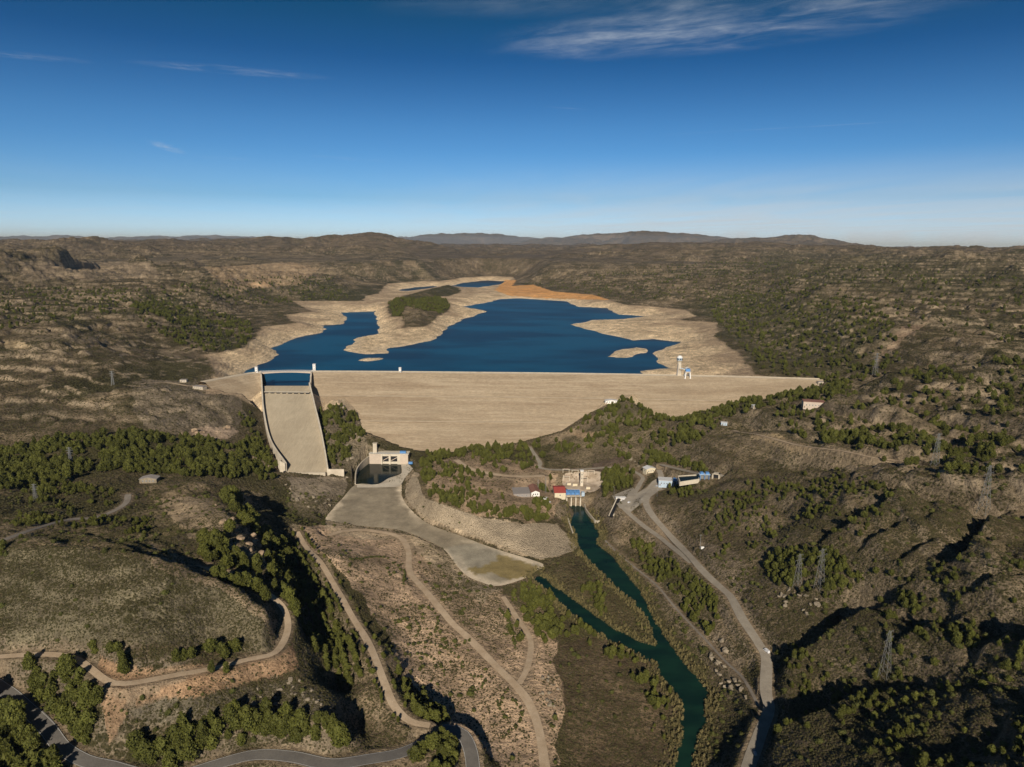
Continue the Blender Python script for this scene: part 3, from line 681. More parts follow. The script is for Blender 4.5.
class MB:
    """collects boxes, bars, prisms; builds ONE mesh object"""
    def __init__(s): s.v = []; s.f = []
    def add(s, vs, fs):
        k = len(s.v); s.v += [tuple(v) for v in vs]; s.f += [tuple(i + k for i in f) for f in fs]; return s
    def box(s, x0, x1, y0, y1, z0, z1, tx=0, ty=0):
        return s.add([(x0, y0, z0), (x1, y0, z0), (x1, y1, z0), (x0, y1, z0), (x0 + tx, y0 + ty, z1), (x1 - tx, y0 + ty, z1), (x1 - tx, y1 - ty, z1), (x0 + tx, y1 - ty, z1)],
                     [(0, 3, 2, 1), (4, 5, 6, 7), (0, 1, 5, 4), (1, 2, 6, 5), (2, 3, 7, 6), (3, 0, 4, 7)])
    def bar(s, a, b, w, w2=None):
        a = Vector(a); b = Vector(b); d = (b - a).normalized(); up = Vector((0, 0, 1)) if abs(d.z) < .9 else Vector((1, 0, 0)); u = d.cross(up).normalized(); v = d.cross(u); w2 = w if w2 is None else w2
        vs = [a + (u * i + v * j) * w / 2 for i, j in ((-1, -1), (1, -1), (1, 1), (-1, 1))] + [b + (u * i + v * j) * w2 / 2 for i, j in ((-1, -1), (1, -1), (1, 1), (-1, 1))]
        return s.add(vs, [(0, 3, 2, 1), (4, 5, 6, 7), (0, 1, 5, 4), (1, 2, 6, 5), (2, 3, 7, 6), (3, 0, 4, 7)])
    def cyl(s, c, r0, r1, z0, z1, n=16):
        vs = [(c[0] + r0 * math.cos(2 * math.pi * i / n), c[1] + r0 * math.sin(2 * math.pi * i / n), z0) for i in range(n)] + [(c[0] + r1 * math.cos(2 * math.pi * i / n), c[1] + r1 * math.sin(2 * math.pi * i / n), z1) for i in range(n)]
        return s.add(vs, [(i, (i + 1) % n, n + (i + 1) % n, n + i) for i in range(n)] + [tuple(range(n, 2 * n)), tuple(range(n - 1, -1, -1))])
    def gable(s, x0, x1, y0, y1, z0, h, ov=.5, th=.3):
        xm = (x0 + x1) / 2; x0 -= ov; x1 += ov; y0 -= ov; y1 += ov; vs = []
        for y in (y0, y1): vs += [(x0, y, z0), (xm, y, z0 + h), (x1, y, z0), (x1, y, z0 - th), (xm, y, z0 + h - th), (x0, y, z0 - th)]
        return s.add(vs, [(0, 1, 7, 6), (1, 2, 8, 7), (2, 3, 9, 8), (3, 4, 10, 9), (4, 5, 11, 10), (5, 0, 6, 11), (0, 5, 4, 1), (1, 4, 3, 2), (6, 7, 10, 11), (7, 8, 9, 10)])
    def build(s, name, mat, parent=None, smooth=False, kind=None): return link(name, s.v, s.f, mat, parent, smooth, kind)

# ------------------------------------------------------------------ terrain sheet
def build_terrain():
    n = NA * NR; me = bpy.data.meshes.new('terrain')
    co = np.empty((n, 3), np.float32); co[:, 0] = X.ravel(); co[:, 1] = Y.ravel(); co[:, 2] = H.ravel()
    idx = np.arange(n).reshape(NR, NA)
    quads = np.stack([idx[:-1, :-1], idx[:-1, 1:], idx[1:, 1:], idx[1:, :-1]], -1).reshape(-1, 4)
    me.vertices.add(n); me.vertices.foreach_set('co', co.ravel())
    me.loops.add(quads.size); me.loops.foreach_set('vertex_index', quads.ravel().astype(np.int32))
    me.polygons.add(len(quads)); me.polygons.foreach_set('loop_start', (np.arange(len(quads)) * 4).astype(np.int32)); me.polygons.foreach_set('loop_total', np.full(len(quads), 4, np.int32))
    me.polygons.foreach_set('use_smooth', np.ones(len(quads), bool)); me.update(calc_edges=True)
    a = me.color_attributes.new('col', 'FLOAT_COLOR', 'POINT'); c4 = np.ones((n, 4), np.float32); c4[:, :3] = np.clip(C.reshape(-1, 3), 0, 1); a.data.foreach_set('color', c4.ravel())
    b = me.color_attributes.new('msk', 'FLOAT_COLOR', 'POINT'); c4 = np.zeros((n, 4), np.float32); c4[:, 0] = scrub.ravel(); c4[:, 1] = strata.ravel(); c4[:, 3] = 1; b.data.foreach_set('color', c4.ravel())
    me.materials.append(M['ground']); o = bpy.data.objects.new('terrain', me); COL.objects.link(o); o['kind'] = 'structure'
    return o
build_terrain()

def patch(name, poly, zf, mat, step=4.0, kind=None, parent=None, attr=None, smooth=True):
    """a sheet over an outline: constrained triangulation with inner points, height from zf"""
    poly = np.asarray(poly, float)[:, :2]; x0, y0 = poly.min(0); x1, y1 = poly.max(0)
    gx, gy = np.meshgrid(np.arange(x0, x1, step), np.arange(y0, y1, step)); gx = gx.ravel() + rng.uniform(-.3, .3, gx.size) * step; gy = gy.ravel() + rng.uniform(-.3, .3, gy.size) * step
    k = sdist(poly, gx, gy) < -step * .5; pts = [Vector(p) for p in poly] + [Vector((a, b)) for a, b in zip(gx[k], gy[k])]
    n = len(poly); vs, es, fs, *_ = delaunay_2d_cdt(pts, [(i, (i + 1) % n) for i in range(n)], [], 1, 1e-4)
    P = np.array([(v.x, v.y) for v in vs]); z = zf(P[:, 0], P[:, 1]); V = np.column_stack([P, z])
    return link(name, V, fs, mat, parent, smooth, kind, attr(V) if attr else None)
# ------------------------------------------------------------------ water sheets, dam, chute, roads
lk = np.array([[-1300, 1150], [900, 1150], [1600, 7000], [-1900, 7000]], float)
o = link('reservoir_water', [(-1300, 1130, LAKE_Z), (900, 1130, LAKE_Z), (1500, 7000, LAKE_Z), (-2600, 7000, LAKE_Z)], [(0, 1, 2, 3)], M['lake'], kind='structure')
rx0, ry0 = rivp.min(0) - 6; rx1, ry1 = rivp.max(0) + 6
big = smooth_line(rivp[::3], 10, True); cen = big
# the river sheet follows the outline, reaching a little under the banks
o = link('river_water', [(rx0, ry0, RIVER_Z), (rx1, ry0, RIVER_Z), (rx1, ry1, RIVER_Z), (rx0, ry1, RIVER_Z)], [(0, 1, 2, 3)], M['river'], kind='structure')

for (nm, w, mt, ln) in ROAD_W:
    t = np.gradient(ln[:, :2], axis=0); t /= np.linalg.norm(t, axis=1)[:, None] + 1e-9; nn = np.column_stack([t[:, 1], -t[:, 0]])
    V, Fc = [], []; K = 4
    wv = w / 2 * (1 + .06 * np.sin(np.arange(len(ln)) * .37 + w))
    for i in range(len(ln)):
        for j in range(K + 1):
            q = ln[i, :2] + nn[i] * wv[i] * (j / K * 2 - 1); V.append((q[0], q[1], ln[i, 2] + .10 - .06 * abs(j / K * 2 - 1)))
    for i in range(len(ln) - 1):
        for j in range(K): a = i * (K + 1) + j; Fc.append((a, a + 1, a + K + 2, a + K + 1))
    o = link(nm, V, Fc, M[mt], smooth=True, kind='structure')
    if mt == 'asphalt' and w > 8:      # painted centre and edge lines
        V, Fc = [], []
        for off, dash in ((w / 2 - .45, 0), (-w / 2 + .45, 0)):
            for i in range(len(ln) - 1):
                if dash and i % 3: continue
                k = len(V)
                for ii, sg in ((i, -1), (i, 1), (i + 1, 1), (i + 1, -1)):
                    q = ln[ii, :2] + nn[ii] * (off + sg * .07); V.append((q[0], q[1], ln[ii, 2] + .15 - .06 * abs(off) / (w / 2)))
                Fc.append((k, k + 1, k + 2, k + 3))
        link('road_markings', V, Fc, M['white'], kind='structure')
# ------------------------------------------------------------------ embankment dam
dam = thing('embankment_dam', 'long sand coloured embankment dam closing the valley in front of the blue reservoir', 'dam', (float(CREST[30, 0]), float(CREST[30, 1]), 0))
DO = np.array(dam.location)
def local(V, O=DO): return np.asarray(V, float) - O[None]
L_ = np.concatenate([[0], np.cumsum(np.linalg.norm(np.diff(CREST, axis=0), axis=1))]); nst = int(L_[-1] / 5)
cl_ = np.column_stack([np.interp(np.linspace(0, L_[-1], nst), L_, CREST[:, k]) for k in (0, 1)])
tg = np.gradient(cl_, axis=0); tg /= np.linalg.norm(tg, axis=1)[:, None]; dn = np.column_stack([tg[:, 1], -tg[:, 0]])
if dn[:, 1].mean() > 0: dn = -dn
BERMS = (69.0, 41.0)
prof = [(5.2, CREST_Z - .1)]; z = CREST_Z - .1; s = 5.2
for zb in BERMS: 
    while z - 2.0 > zb: z -= 2.0; s += 3.74; prof.append((s, z))
    s += (z - zb) * 1.87; z = zb; prof.append((s, z)); s += 3.2; prof.append((s, z))
while z > 4: z -= 2.0; s += 3.74; prof.append((s, z))
V, Fc = [], []; K = len(prof)
for i in range(nst):
    for (s, z) in prof: q = cl_[i] + dn[i] * s; V.append((q[0], q[1], z))
V = np.array(V); V[:, 2] += np.where(V[:, 2] < 94, fbm(V[:, 0], V[:, 1], 14, 2) * .35, 0)
cellok = []
for i in range(nst - 1):
    for j in range(K - 1): cellok.append((i, j))
cc = np.array([V[[i * K + j, (i + 1) * K + j + 1]].mean(0) for i, j in cellok])
cut = (sdist(chpoly, cc[:, 0], cc[:, 1]) < .5) | (sdist(ap, cc[:, 0], cc[:, 1]) < .5)
Fc = [(i * K + j, i * K + j + 1, (i + 1) * K + j + 1, (i + 1) * K + j) for (i, j), c in zip(cellok, cut) if not c]
link('downstream_face', local(V), Fc, M['dam'], dam)
def strip(name, s0, s1, z, mat, keep=lambda x, y: True, n=1, parent=dam):
    V, Fc = [], []
    for i in range(nst):
        for s in (s0, s1): q = cl_[i] + dn[i] * s; V.append((q[0], q[1], z))
    for i in range(nst - 1):
        c = (V[2 * i][0] + V[2 * i + 2][0]) / 2, (V[2 * i][1] + V[2 * i + 2][1]) / 2
        if keep(*c): Fc.append((2 * i, 2 * i + 1, 2 * i + 3, 2 * i + 2))
    return link(name, local(V), Fc, mat, parent)
def notgap(x, y): return not (sdist(ap, np.array([x]), np.array([y]))[0] < 1)
SPX = float(ap[:, 0].mean())
strip('crest_road', -5.2, 5.2, CREST_Z, M['crest'], notgap)
for zb, s in zip(BERMS, [next(a for a, b in prof if b == zb) for zb in BERMS]):
    V, Fc = [], []
    for i in range(nst):
        for ds, z in ((-.3, zb + .6), (3.0, zb + .55), (5.4 + 1.0 * math.sin(i * .7) * math.sin(i * .23), zb - .05)): q = cl_[i] + dn[i] * (s + ds); V.append((q[0], q[1], z))
    for i in range(nst - 1):
        q = V[3 * i + 1]
        if not (sdist(chpoly, np.array([q[0]]), np.array([q[1]]))[0] < 2): Fc += [(3 * i, 3 * i + 1, 3 * i + 4, 3 * i + 3), (3 * i + 1, 3 * i + 2, 3 * i + 5, 3 * i + 4)]
    link('berm_track', local(V), Fc, M['berm'], dam)
for s0 in (5.0, -5.4):
    for side in (0, 1):
        mb = MB()
        for i in range(nst - 1):
            a = cl_[i] + dn[i] * s0; b = cl_[i + 1] + dn[i + 1] * s0
            if notgap(*a) and notgap(*b) and (a[0] > SPX) == bool(side): mb.bar((*(a - DO[:2]), CREST_Z + .5), (*(b - DO[:2]), CREST_Z + .5), 1.1 if s0 < 0 else .7)
        mb.build('parapet', M['concrete'], dam)
V, Fc = [], []
for i in range(nst):
    for s, z in ((-5.2, CREST_Z - .1), (-80, 58)): q = cl_[i] + dn[i] * s; V.append((q[0], q[1], z))
Fc = [(2 * i, 2 * i + 1, 2 * i + 3, 2 * i + 2) for i in range(nst - 1) if notgap((V[2 * i][0] + V[2 * i + 1][0]) / 2, (V[2 * i][1] + V[2 * i + 1][1]) / 2)]
link('upstream_face', local(V), Fc, M['riprap'], dam)

# ------------------------------------------------------------------ spillway
topL, topR = CH[0, :2], CH[0, 2:4]
spill = thing('spillway', 'wide concrete spillway chute with curved side walls running down beside the dam', 'spillway', (float((topL[0] + topR[0]) / 2), float((topL[1] + topR[1]) / 2), 80))
SO = np.array(spill.location); V, Fc = [], []; K = 14
for r_ in CH:
    for j in range(K + 1):
        t = j / K; V.append((r_[0] + (r_[2] - r_[0]) * t, r_[1] + (r_[3] - r_[1]) * t, r_[4]))
for i in range(len(CH) - 1):
    for j in range(K): a = i * (K + 1) + j; Fc.append((a, a + K + 1, a + K + 2, a + 1))
link('chute_floor', np.array(V) - SO, Fc, M['chute'], spill)
def wall_line(name, pts, zb, zt, th, mat, parent, O):
    """a wall that follows a plan line with its own foot and top height at each point"""
    P = np.asarray(pts, float)[:, :2]; t = np.gradient(P, axis=0); t /= np.linalg.norm(t, axis=1)[:, None] + 1e-9; nn = np.column_stack([t[:, 1], -t[:, 0]]); V, Fc = [], []
    for i in range(len(P)):
        for sg, z in ((-1, zb[i]), (-1, zt[i]), (1, zt[i]), (1, zb[i])): q = P[i] + nn[i] * th / 2 * sg; V.append((q[0], q[1], z))
    for i in range(len(P) - 1):
        for j in range(4): a = 4 * i + j; b = 4 * i + (j + 1) % 4; Fc.append((a, b, b + 4, a + 4))
    Fc += [(0, 3, 2, 1), tuple(4 * (len(P) - 1) + j for j in range(4))]
    return link(name, np.array(V) - O, Fc, mat, parent)
back = lambda p: np.array([[p[0], p[1] + 34.], [p[0], p[1] + 22.], [p[0], p[1] + 10.]])
for nm, side, sgn in (('side_wall', 0, -1), ('side_wall', 2, 1)):
    gp_ = GL if side == 0 else GR; line = np.vstack([[CH[0, side:side + 2] + (gp_ - CH[0, side:side + 2]) * f for f in (1.12, .7, .3)], CH[:, side:side + 2]]) + np.array([[sgn * .9, 0]])
    dist_ = np.concatenate([[0], np.cumsum(np.linalg.norm(np.diff(line, axis=0), axis=1))])
    cz_ = np.concatenate([[83.5] * 3, CH[:, 4]]); tt = dist_ / dist_[-1]
    hh = (6.5 if side == 0 else 6.0) + (6.0 * sst(.72, 1, tt) if side == 0 else 0)
    zt = np.maximum(cz_ + hh, np.where(dist_ < 36, 99.2, 99.2 - (dist_ - 36) * .5))
    wall_line(nm, line, cz_ - 13, zt, 2.0, M['concrete_pale'], spill, SO)
# lit return wall at the foot of the left side, lip and apron slab
e = CH[-1]; el, er = e[:2], e[2:4]
dirn = (el - er) / np.linalg.norm(el - er)
wall_line('return_wall', np.array([el + dirn * 12 + [0, 4], el + dirn * 8 + [0, 0], el + dirn * 1.0 - [0, 2.0]]), np.array([e[4] - 7] * 3), np.array([e[4] + 17, e[4] + 15, e[4] + 12.5]), 1.6, M['concrete_pale'], spill, SO)
wall_line('return_wall', np.array([er - dirn * 1.5, er - dirn * 22 + [0, 1]]), np.array([e[4] - 7] * 2), np.array([e[4] + 4, e[4] + 3.5]), 1.6, M['concrete_pale'], spill, SO)
mb = MB(); n_ = 20
V = []
for i in range(n_ + 1):
    p = el + (er - el) * i / n_
    for dy, dz in ((0, .0), (-3, .5), (-6, 2.0), (-8, 2.2), (-8.5, -5), (0, -5)): V.append((p[0], p[1] + dy, e[4] + dz))
Fc = [(6 * i + j, 6 * i + (j + 1) % 6, 6 * i + 6 + (j + 1) % 6, 6 * i + 6 + j) for i in range(n_) for j in range(6)] + [tuple(range(6)), tuple(6 * n_ + j for j in range(6))]
link('flip_lip', np.array(V) - SO, Fc, M['concrete'], spill)
V = []
for i in range(n_ + 1):       # rounded weir sill across the head of the chute
    p = topL + (topR - topL) * i / n_
    for dy, z in ((0, 83.4), (3, 84.6), (7, 86.6), (10, 87.2), (13, 86.6), (15, 84), (15, 72), (0, 72)): V.append((p[0], p[1] + dy, z))
Fc = [(8 * i + j, 8 * i + (j + 1) % 8, 8 * i + 8 + (j + 1) % 8, 8 * i + 8 + j) for i in range(n_) for j in range(8)]
link('weir_sill', np.array(V) - SO, Fc, M['chute'], spill, smooth=False)
rowA = chute_row(393, 262.9, 310.5)
for i in range(8):            # near-black blocks across the chute, painting the shade in its drains
    a = (i + .62) / 8; x = rowA[0] + (rowA[2] - rowA[0]) * a; y = rowA[1]
    MB().box(x - 2.9, x + 2.9, y - 1.0, y + 1.4, rowA[4] - .6, rowA[4] + 1.7).build('drain_shade', M['dark'], None).location

dr = [o for o in bpy.data.objects if o.name.startswith('drain_shade')]
for o in dr: o.parent = spill; o.matrix_parent_inverse = Matrix.Translation(-spill.location)
V, Fc = [], []
mb = MB().box(rowA[0] + .5, rowA[2] - .5, rowA[1] - 1.1, rowA[1] + 3.4, rowA[4] + 1.7, rowA[4] + 2.3)
o = mb.build('drain_beam', M['concrete_pale'], spill); o.matrix_parent_inverse = Matrix.Translation(-spill.location)

br = thing('road_bridge', 'low arched pale road bridge spanning the head of the spillway', 'bridge', (SO[0], float(np.interp(SO[0], CREST[:, 0], CREST[:, 1])), CREST_Z - .6))
bw = float(np.linalg.norm(GR - GL)); br.location = (float((GL[0] + GR[0]) / 2), float((GL[1] + GR[1]) / 2), CREST_Z - .4); br.rotation_euler = (0, 0, math.atan2(GR[1] - GL[1], GR[0] - GL[0])); V, Fc = [], []; n_ = 24
for i in range(n_ + 1):
    t = i / n_ * 2 - 1; x = t * (bw / 2 + 5); arch = 1.1 * (1 - t * t); th = 1.3 + 1.6 * t * t
    for y, z in ((-5.2, arch + .5), (5.2, arch + .5), (5.2, arch + .5 - th), (-5.2, arch + .5 - th)): V.append((x, y, z))
Fc = [(4 * i + j, 4 * i + (j + 1) % 4, 4 * i + 4 + (j + 1) % 4, 4 * i + 4 + j) for i in range(n_) for j in range(4)] + [(0, 1, 2, 3), tuple(4 * n_ + j for j in (3, 2, 1, 0))]
link('deck', V, Fc, M['concrete_pink'], br)
for y in (-5.0, 5.0):
    mb = MB()
    for i in range(n_):
        a = [(t, 1.1 * (1 - t * t)) for t in (i / n_ * 2 - 1, (i + 1) / n_ * 2 - 1)]
        mb.bar((a[0][0] * (bw / 2 + 5), y, a[0][1] + 1.5), (a[1][0] * (bw / 2 + 5), y, a[1][1] + 1.5), .28); mb.bar((a[0][0] * (bw / 2 + 5), y, a[0][1] + .4), (a[0][0] * (bw / 2 + 5), y, a[0][1] + 1.5), .2)
    mb.build('railing', M['white'], br)
for sg in (-1, 1): MB().box(sg * (bw / 2 + 2) - 2.2, sg * (bw / 2 + 2) + 2.2, -5.2, 5.2, -18, -.9).build('abutment', M['concrete_pale'], br)

def crest_point(px, z=CREST_Z, off=0.0):
    p = at_z(px, 375, z); y = np.interp(p[0], CREST[:, 0], CREST[:, 1]); return (float(p[0]) * y / p[1], float(y + off), z)
def hut(name, label, cat, loc, w, d, h, rz=0, wall='white', roof='pale_roof', win=2, roofh=0.0, group=None, door=True, floors=1, side_win=True):
    t = thing(name, label, cat, tuple(map(float, loc)), rz, group)
    b = MB().box(-w / 2, w / 2, -d / 2, d / 2, -2.5, h)
    if roofh: b.add([(-w / 2, -d / 2, h), (w / 2, -d / 2, h), (0, -d / 2, h + roofh), (-w / 2, d / 2, h), (w / 2, d / 2, h), (0, d / 2, h + roofh)], [(0, 1, 2), (4, 3, 5)])
    b.build('wall', M[wall], t)
    if roofh: MB().gable(-w / 2, w / 2, -d / 2, d / 2, h + .2, roofh, .6, .3).build('roof', M[roof], t)
    else:
        MB().box(-w / 2 - .3, w / 2 + .3, -d / 2 - .3, d / 2 + .3, h + .02, h + .5).build('roof', M[roof], t)
    for fl in range(floors):
        zb = h * (fl + .38) / floors; zt = zb + min(1.5, h * .4 / floors)
        for i in range(win):
            x = -w / 2 + w * (i + 1) / (win + 1) + (w * .12 if door and fl == 0 and win == 1 else 0)
            f = MB().box(x - .62, x + .62, -d / 2 - .10, -d / 2 + .02, zb - .12, zt + .12).build('window', M['white' if wall != 'white' else 'grey_roof'], t)
            MB().box(x - .5, x + .5, -d / 2 - .14, -d / 2 - .10, zb, zt).build('pane', M['glass'], f)
        if side_win:
            for i in range(max(1, int(d / 7))):
                y = -d / 2 + d * (i + 1) / (max(1, int(d / 7)) + 1)
                f = MB().box(-w / 2 - .10, -w / 2 + .02, y - .62, y + .62, zb - .12, zt + .12).build('window', M['white' if wall != 'white' else 'grey_roof'], t)
                MB().box(-w / 2 - .14, -w / 2 - .10, y - .5, y + .5, zb, zt).build('pane', M['glass'], f)
    if door:
        x = -w / 2 + min(1.6, w * .25); MB().box(x - .5, x + .5, -d / 2 - .12, -d / 2 + .02, -.2, 2.1).build('door', M['wood'], t)
    return t
hut('control_tower', 'small white gatehouse tower at the left end of the spillway bridge', 'gatehouse', crest_point(256.3, CREST_Z, 3), 4.4, 4.4, 9.5, win=1, floors=3, group=None)
hut('control_tower', 'small white gatehouse tower at the right end of the spillway bridge', 'gatehouse', crest_point(312.8, CREST_Z, 12), 4.8, 4.8, 11.5, win=1, floors=4)
hut('control_tower', 'lone little white tower standing on the dam crest away from the bridge', 'gatehouse', crest_point(400.5, CREST_Z, -2), 4.0, 4.0, 8.5, win=1, floors=2)

# intake towers in the water behind the crest
tw = thing('intake_tower', 'tall tapering pale intake tower with a blue and white head behind the dam crest', 'tower', (float(at_r(679, 372, 1195)[0][0]), float(at_r(679, 372, 1195)[0][1]), 56))
MB().cyl((0, 0), 6.2, 3.3, 0, 66, 8).build('shaft', M['concrete_pale'], tw)
MB().cyl((0, 0), 4.6, 5.4, 66, 68, 8).build('platform', M['concrete'], tw)
MB().cyl((0, 0), 4.7, 4.7, 68, 72.5, 8).build('cabin', M['bluegrey'], tw)
MB().cyl((0, 0), 5.2, 2.6, 72.5, 76, 8).build('roof', M['white'], tw)
for a in range(8):
    f = MB().box(-1.1, 1.1, -4.75, -4.2, 69, 71.4).build('window', M['glass'], tw); f.rotation_euler = (0, 0, a * math.pi / 4)
mb = MB()
for a in range(10): mb.bar((5.2 * math.cos(a * .628), 5.2 * math.sin(a * .628), 68), (5.2 * math.cos(a * .628), 5.2 * math.sin(a * .628), 69.2), .15); mb.bar((5.2 * math.cos(a * .628), 5.2 * math.sin(a * .628), 69.2), (5.2 * math.cos(a * .628 + .628), 5.2 * math.sin(a * .628 + .628), 69.2), .15)
mb.build('railing', M['steel'], tw)
MB().bar((-5.4, -3.2, 18), (-2.6, -2.9, 62), 2.2, 1.4).build('service_shaft', M['grey_roof'], tw)
t2, _ = at_r(687.5, 372, 1185)
tw2 = thing('intake_tower', 'shorter intake tower on splayed white legs right of the tall tapering one', 'tower', (float(t2[0]), float(t2[1]), 66))
for sx in (-1, 1):
    for sy in (-1, 1): MB().bar((sx * 7.5, sy * 4, 0), (sx * 3.4, sy * 3, 40), 2.2, 1.5).build('leg', M['white'], tw2)
for z in (14, 28):
    k = 7.5 - 4.1 * z / 40
    for y in (-3.6, 3.6): MB().bar((-k, y, z), (k, y, z), .9).build('brace', M['white'], tw2)
MB().box(-5, 5, -4.5, 4.5, 40, 41.2).build('platform', M['concrete_pale'], tw2); MB().box(-3.6, 3.6, -3.5, 3.5, 41.2, 46).build('cabin', M['blue'], tw2); MB().gable(-3.6, 3.6, -3.5, 3.5, 46.2, 2.6).build('roof', M['white'], tw2)
MB().bar((-3.5, 0, 44), (-13, 2, 47), 1.0).build('walkway', M['bluegrey'], tw2)

# ------------------------------------------------------------------ outlet works at the toe
def P(px, py, z): p = at_z(px, py, z); return np.array([p[0], p[1], z])
ob = P(387, 464, POOL_Z); ow = thing('outlet_works', 'concrete outlet house with two dark gate openings above a small deep pool', 'dam outlet', tuple(map(float, ob)))
sc_ = float(np.linalg.norm(P(400, 464, POOL_Z) - P(387, 464, POOL_Z))) / 13  # metres per picture pixel here
def wx(px): return (px - 387) * sc_
MB().box(wx(369.5), wx(381.3), 0, 14, -5, 14.5).build('left_block', M['concrete_pink'], ow)
for a, b in ((381.3, 382.6), (389, 391), (397.6, 400.6)): MB().box(wx(a) + .02, wx(b) - .02, -1.5, 13.9, -5, 14.45).build('pier', M['concrete_pale'], ow)
MB().box(wx(400.6), wx(408.5), -2, 14, -5, 14.5).build('right_block', M['concrete_pink'], ow)
for a, b in ((382.6, 389), (391, 397.6)):
    MB().box(wx(a), wx(b), 0, 13.8, 11.6, 14.4).build('lintel', M['concrete_pale'], ow); MB().box(wx(a), wx(b), 1, 13.8, -3, 3.2).build('sill', M['concrete_pale'], ow)
for a, b in ((382.6, 389), (391, 397.6)):
    g = MB().box(wx(a), wx(b), 2.5, 3.5, 3.2, 11.6).build('gate_opening', M['dark'], ow)
    MB().bar((wx(a) + .3, 2.0, 4.6), (wx(b) - .3, 1.4, 9.6), .8).build('gate_arm', M['concrete_pink'], g)
MB().box(wx(369), wx(409), -.6, 14.5, 14.5, 15.2).build('deck', M['concrete_pale'], ow)
mb = MB()
for i in range(28): x = wx(370 + i * 38 / 27); mb.bar((x, -.4, 15.2), (x, -.4, 16.5), .2)
mb.bar((wx(370), -.4, 16.5), (wx(408), -.4, 16.5), .25); mb.build('railing', M['bluegrey'], ow)
MB().box(wx(400), wx(406), 1, 5, 15.2, 18.5).build('hoist', M['blue'], ow); MB().box(wx(409.5), wx(413.5), -9, -6, 3, 6).build('hoist', M['blue'], ow)
MB().box(wx(373), wx(376.8), 3, 8, 15.2, 29).build('lift_tower', M['concrete_pale'], ow)
MB().box(wx(372.6), wx(377.2), 2.6, 8.4, 29, 29.8).build('tower_roof', M['concrete'], ow)
MB().box(wx(376.8), wx(376.9), 4, 7, 24, 27).build('tower_shade', M['dark'], ow)  # dark patch painting shade at the right of the tower top
# wing walls round the pool
ll = smooth_line([list(P(369.4, 463, POOL_Z)[:2]), list(P(362, 468, POOL_Z)[:2]), list(P(356.5, 474.5, POOL_Z)[:2]), list(P(355.3, 485, POOL_Z)[:2])], 3)
wall_line('wing_wall', ll, [0] * len(ll), list(np.linspace(19, 10.5, len(ll))), 1.6, M['concrete'], ow, np.array(ow.location))
ll = smooth_line([list(P(401.5, 464, POOL_Z)[:2]), list(P(402, 474, POOL_Z)[:2]), list(P(389, 479.3, POOL_Z)[:2]), list(P(377.5, 485.3, POOL_Z)[:2]), list(P(356, 485.3, POOL_Z)[:2])], 3)
wall_line('sill_wall', ll, [3] * len(ll), [9.3] * len(ll), 1.5, M['concrete_pale'], ow, np.array(ow.location))
pw = link('outlet_pool_water', [(*(poolp[i] * 1.0), POOL_Z) for i in range(len(poolp))], [tuple(range(len(poolp)))], M['poolw'], kind='structure')
slab = [P(401, 462, 10), P(409, 464, 10), P(413, 468, 10), P(406, 476, 10), P(401, 484, 10), P(400, 486, 10), P(378, 487, 10), P(357, 487, 10), P(357, 484.6, 10), P(377.3, 484.6, 10), P(388.6, 478.8, 10), P(402, 473.5, 10)]
patch('outlet_terrace', np.array(slab), lambda x, y: 9.35 + 0 * x, M['concrete_pale'], 5, kind='structure')
# stilling basin floor
def apcol(V):
    u, v = project(V[:, 0], V[:, 1], V[:, 2]); sd = sdist(appoly, V[:, 0], V[:, 1]); nz = fbm(V[:, 0], V[:, 1], 30, 3)
    c = np.tile(np.array([[.33, .285, .205]]), (len(V), 1)) * (1 + .25 * nz[:, None])
    low = sst(540, 552, v + nz * 4); e = (sst(-9, -2, sd + nz * 7) * np.clip(low + sst(392, 398, u) * sst(525, 505, v) + sst(350, 340, u) * .8 + .12, 0, 1))[:, None]; c = c * (1 - (1 - low)[:, None] * .5) + np.array([[.27, .22, .155]]) * (1 - low)[:, None] * .5; c = c * (1 - e) + np.array([[.68, .57, .42]]) * e
    w = sst(-60, 20, sdist(np.array([(487, 552), (520, 556), (548, 564), (525, 580), (500, 590), (478, 580), (455, 560), (452, 545), (478, 545)], float), u, v) * -1 - 4 + nz * 10)
    lower = in_poly([(445, 547), (478, 543), (500, 552), (492, 566), (470, 572), (455, 562)], u + nz * 5, v)[:, None] * .6
    c = c * (1 - lower) + np.array([[.33, .30, .235]]) * lower
    gr = in_poly([(492, 562), (500, 555), (535, 566), (528, 575), (510, 580), (494, 574), (478, 576), (470, 570)], u + nz * 6, v + nz * 3)[:, None] * .85
    c = c * (1 - gr) + np.array([[.27, .205, .075]]) * gr; return np.clip(c, 0, 1)
patch('stilling_basin', appoly, lambda x, y: apron_z(x, y), M['apron'], 3.2, kind='structure', attr=apcol)
# rough rock-fill slope below the terrace
RR = [(407,487),(416,477),(420,486),(426,500),(447,508),(470,514),(500,521),(520,525),(545,524),(562,530),(577,547),(566,554),(543,560),(520,553),(494.5,544),(470,535),(457,530),(430,520),(412,506),(405,495)]
rr = np.array([hit(a, b)[:2] for a, b in RR])
rr = smooth_line(rr, 6, True)
def rz(x, y): return hgt(x, y) + .35 + np.abs(fbm(x, y, 5, 2)) * .9
rb = patch('rockfill_bank', rr, rz, M['riprap'], 1.9); tag(rb, 'pale rock fill bank curving round the terrace above the basin', 'embankment')
GY = [(503,484),(512,486),(530,487),(532,498),(515,497)]
gy = np.array([hit(a, b)[:2] for a, b in [(612,496),(622,492),(633,488),(640,496),(652,482),(662,476),(668,484),(655,494),(640,505),(630,513),(619,508)]])
patch('service_yard', gy, lambda x, y: hgt(x, y) + .38, M['asphalt_pale'], 3, kind='structure')

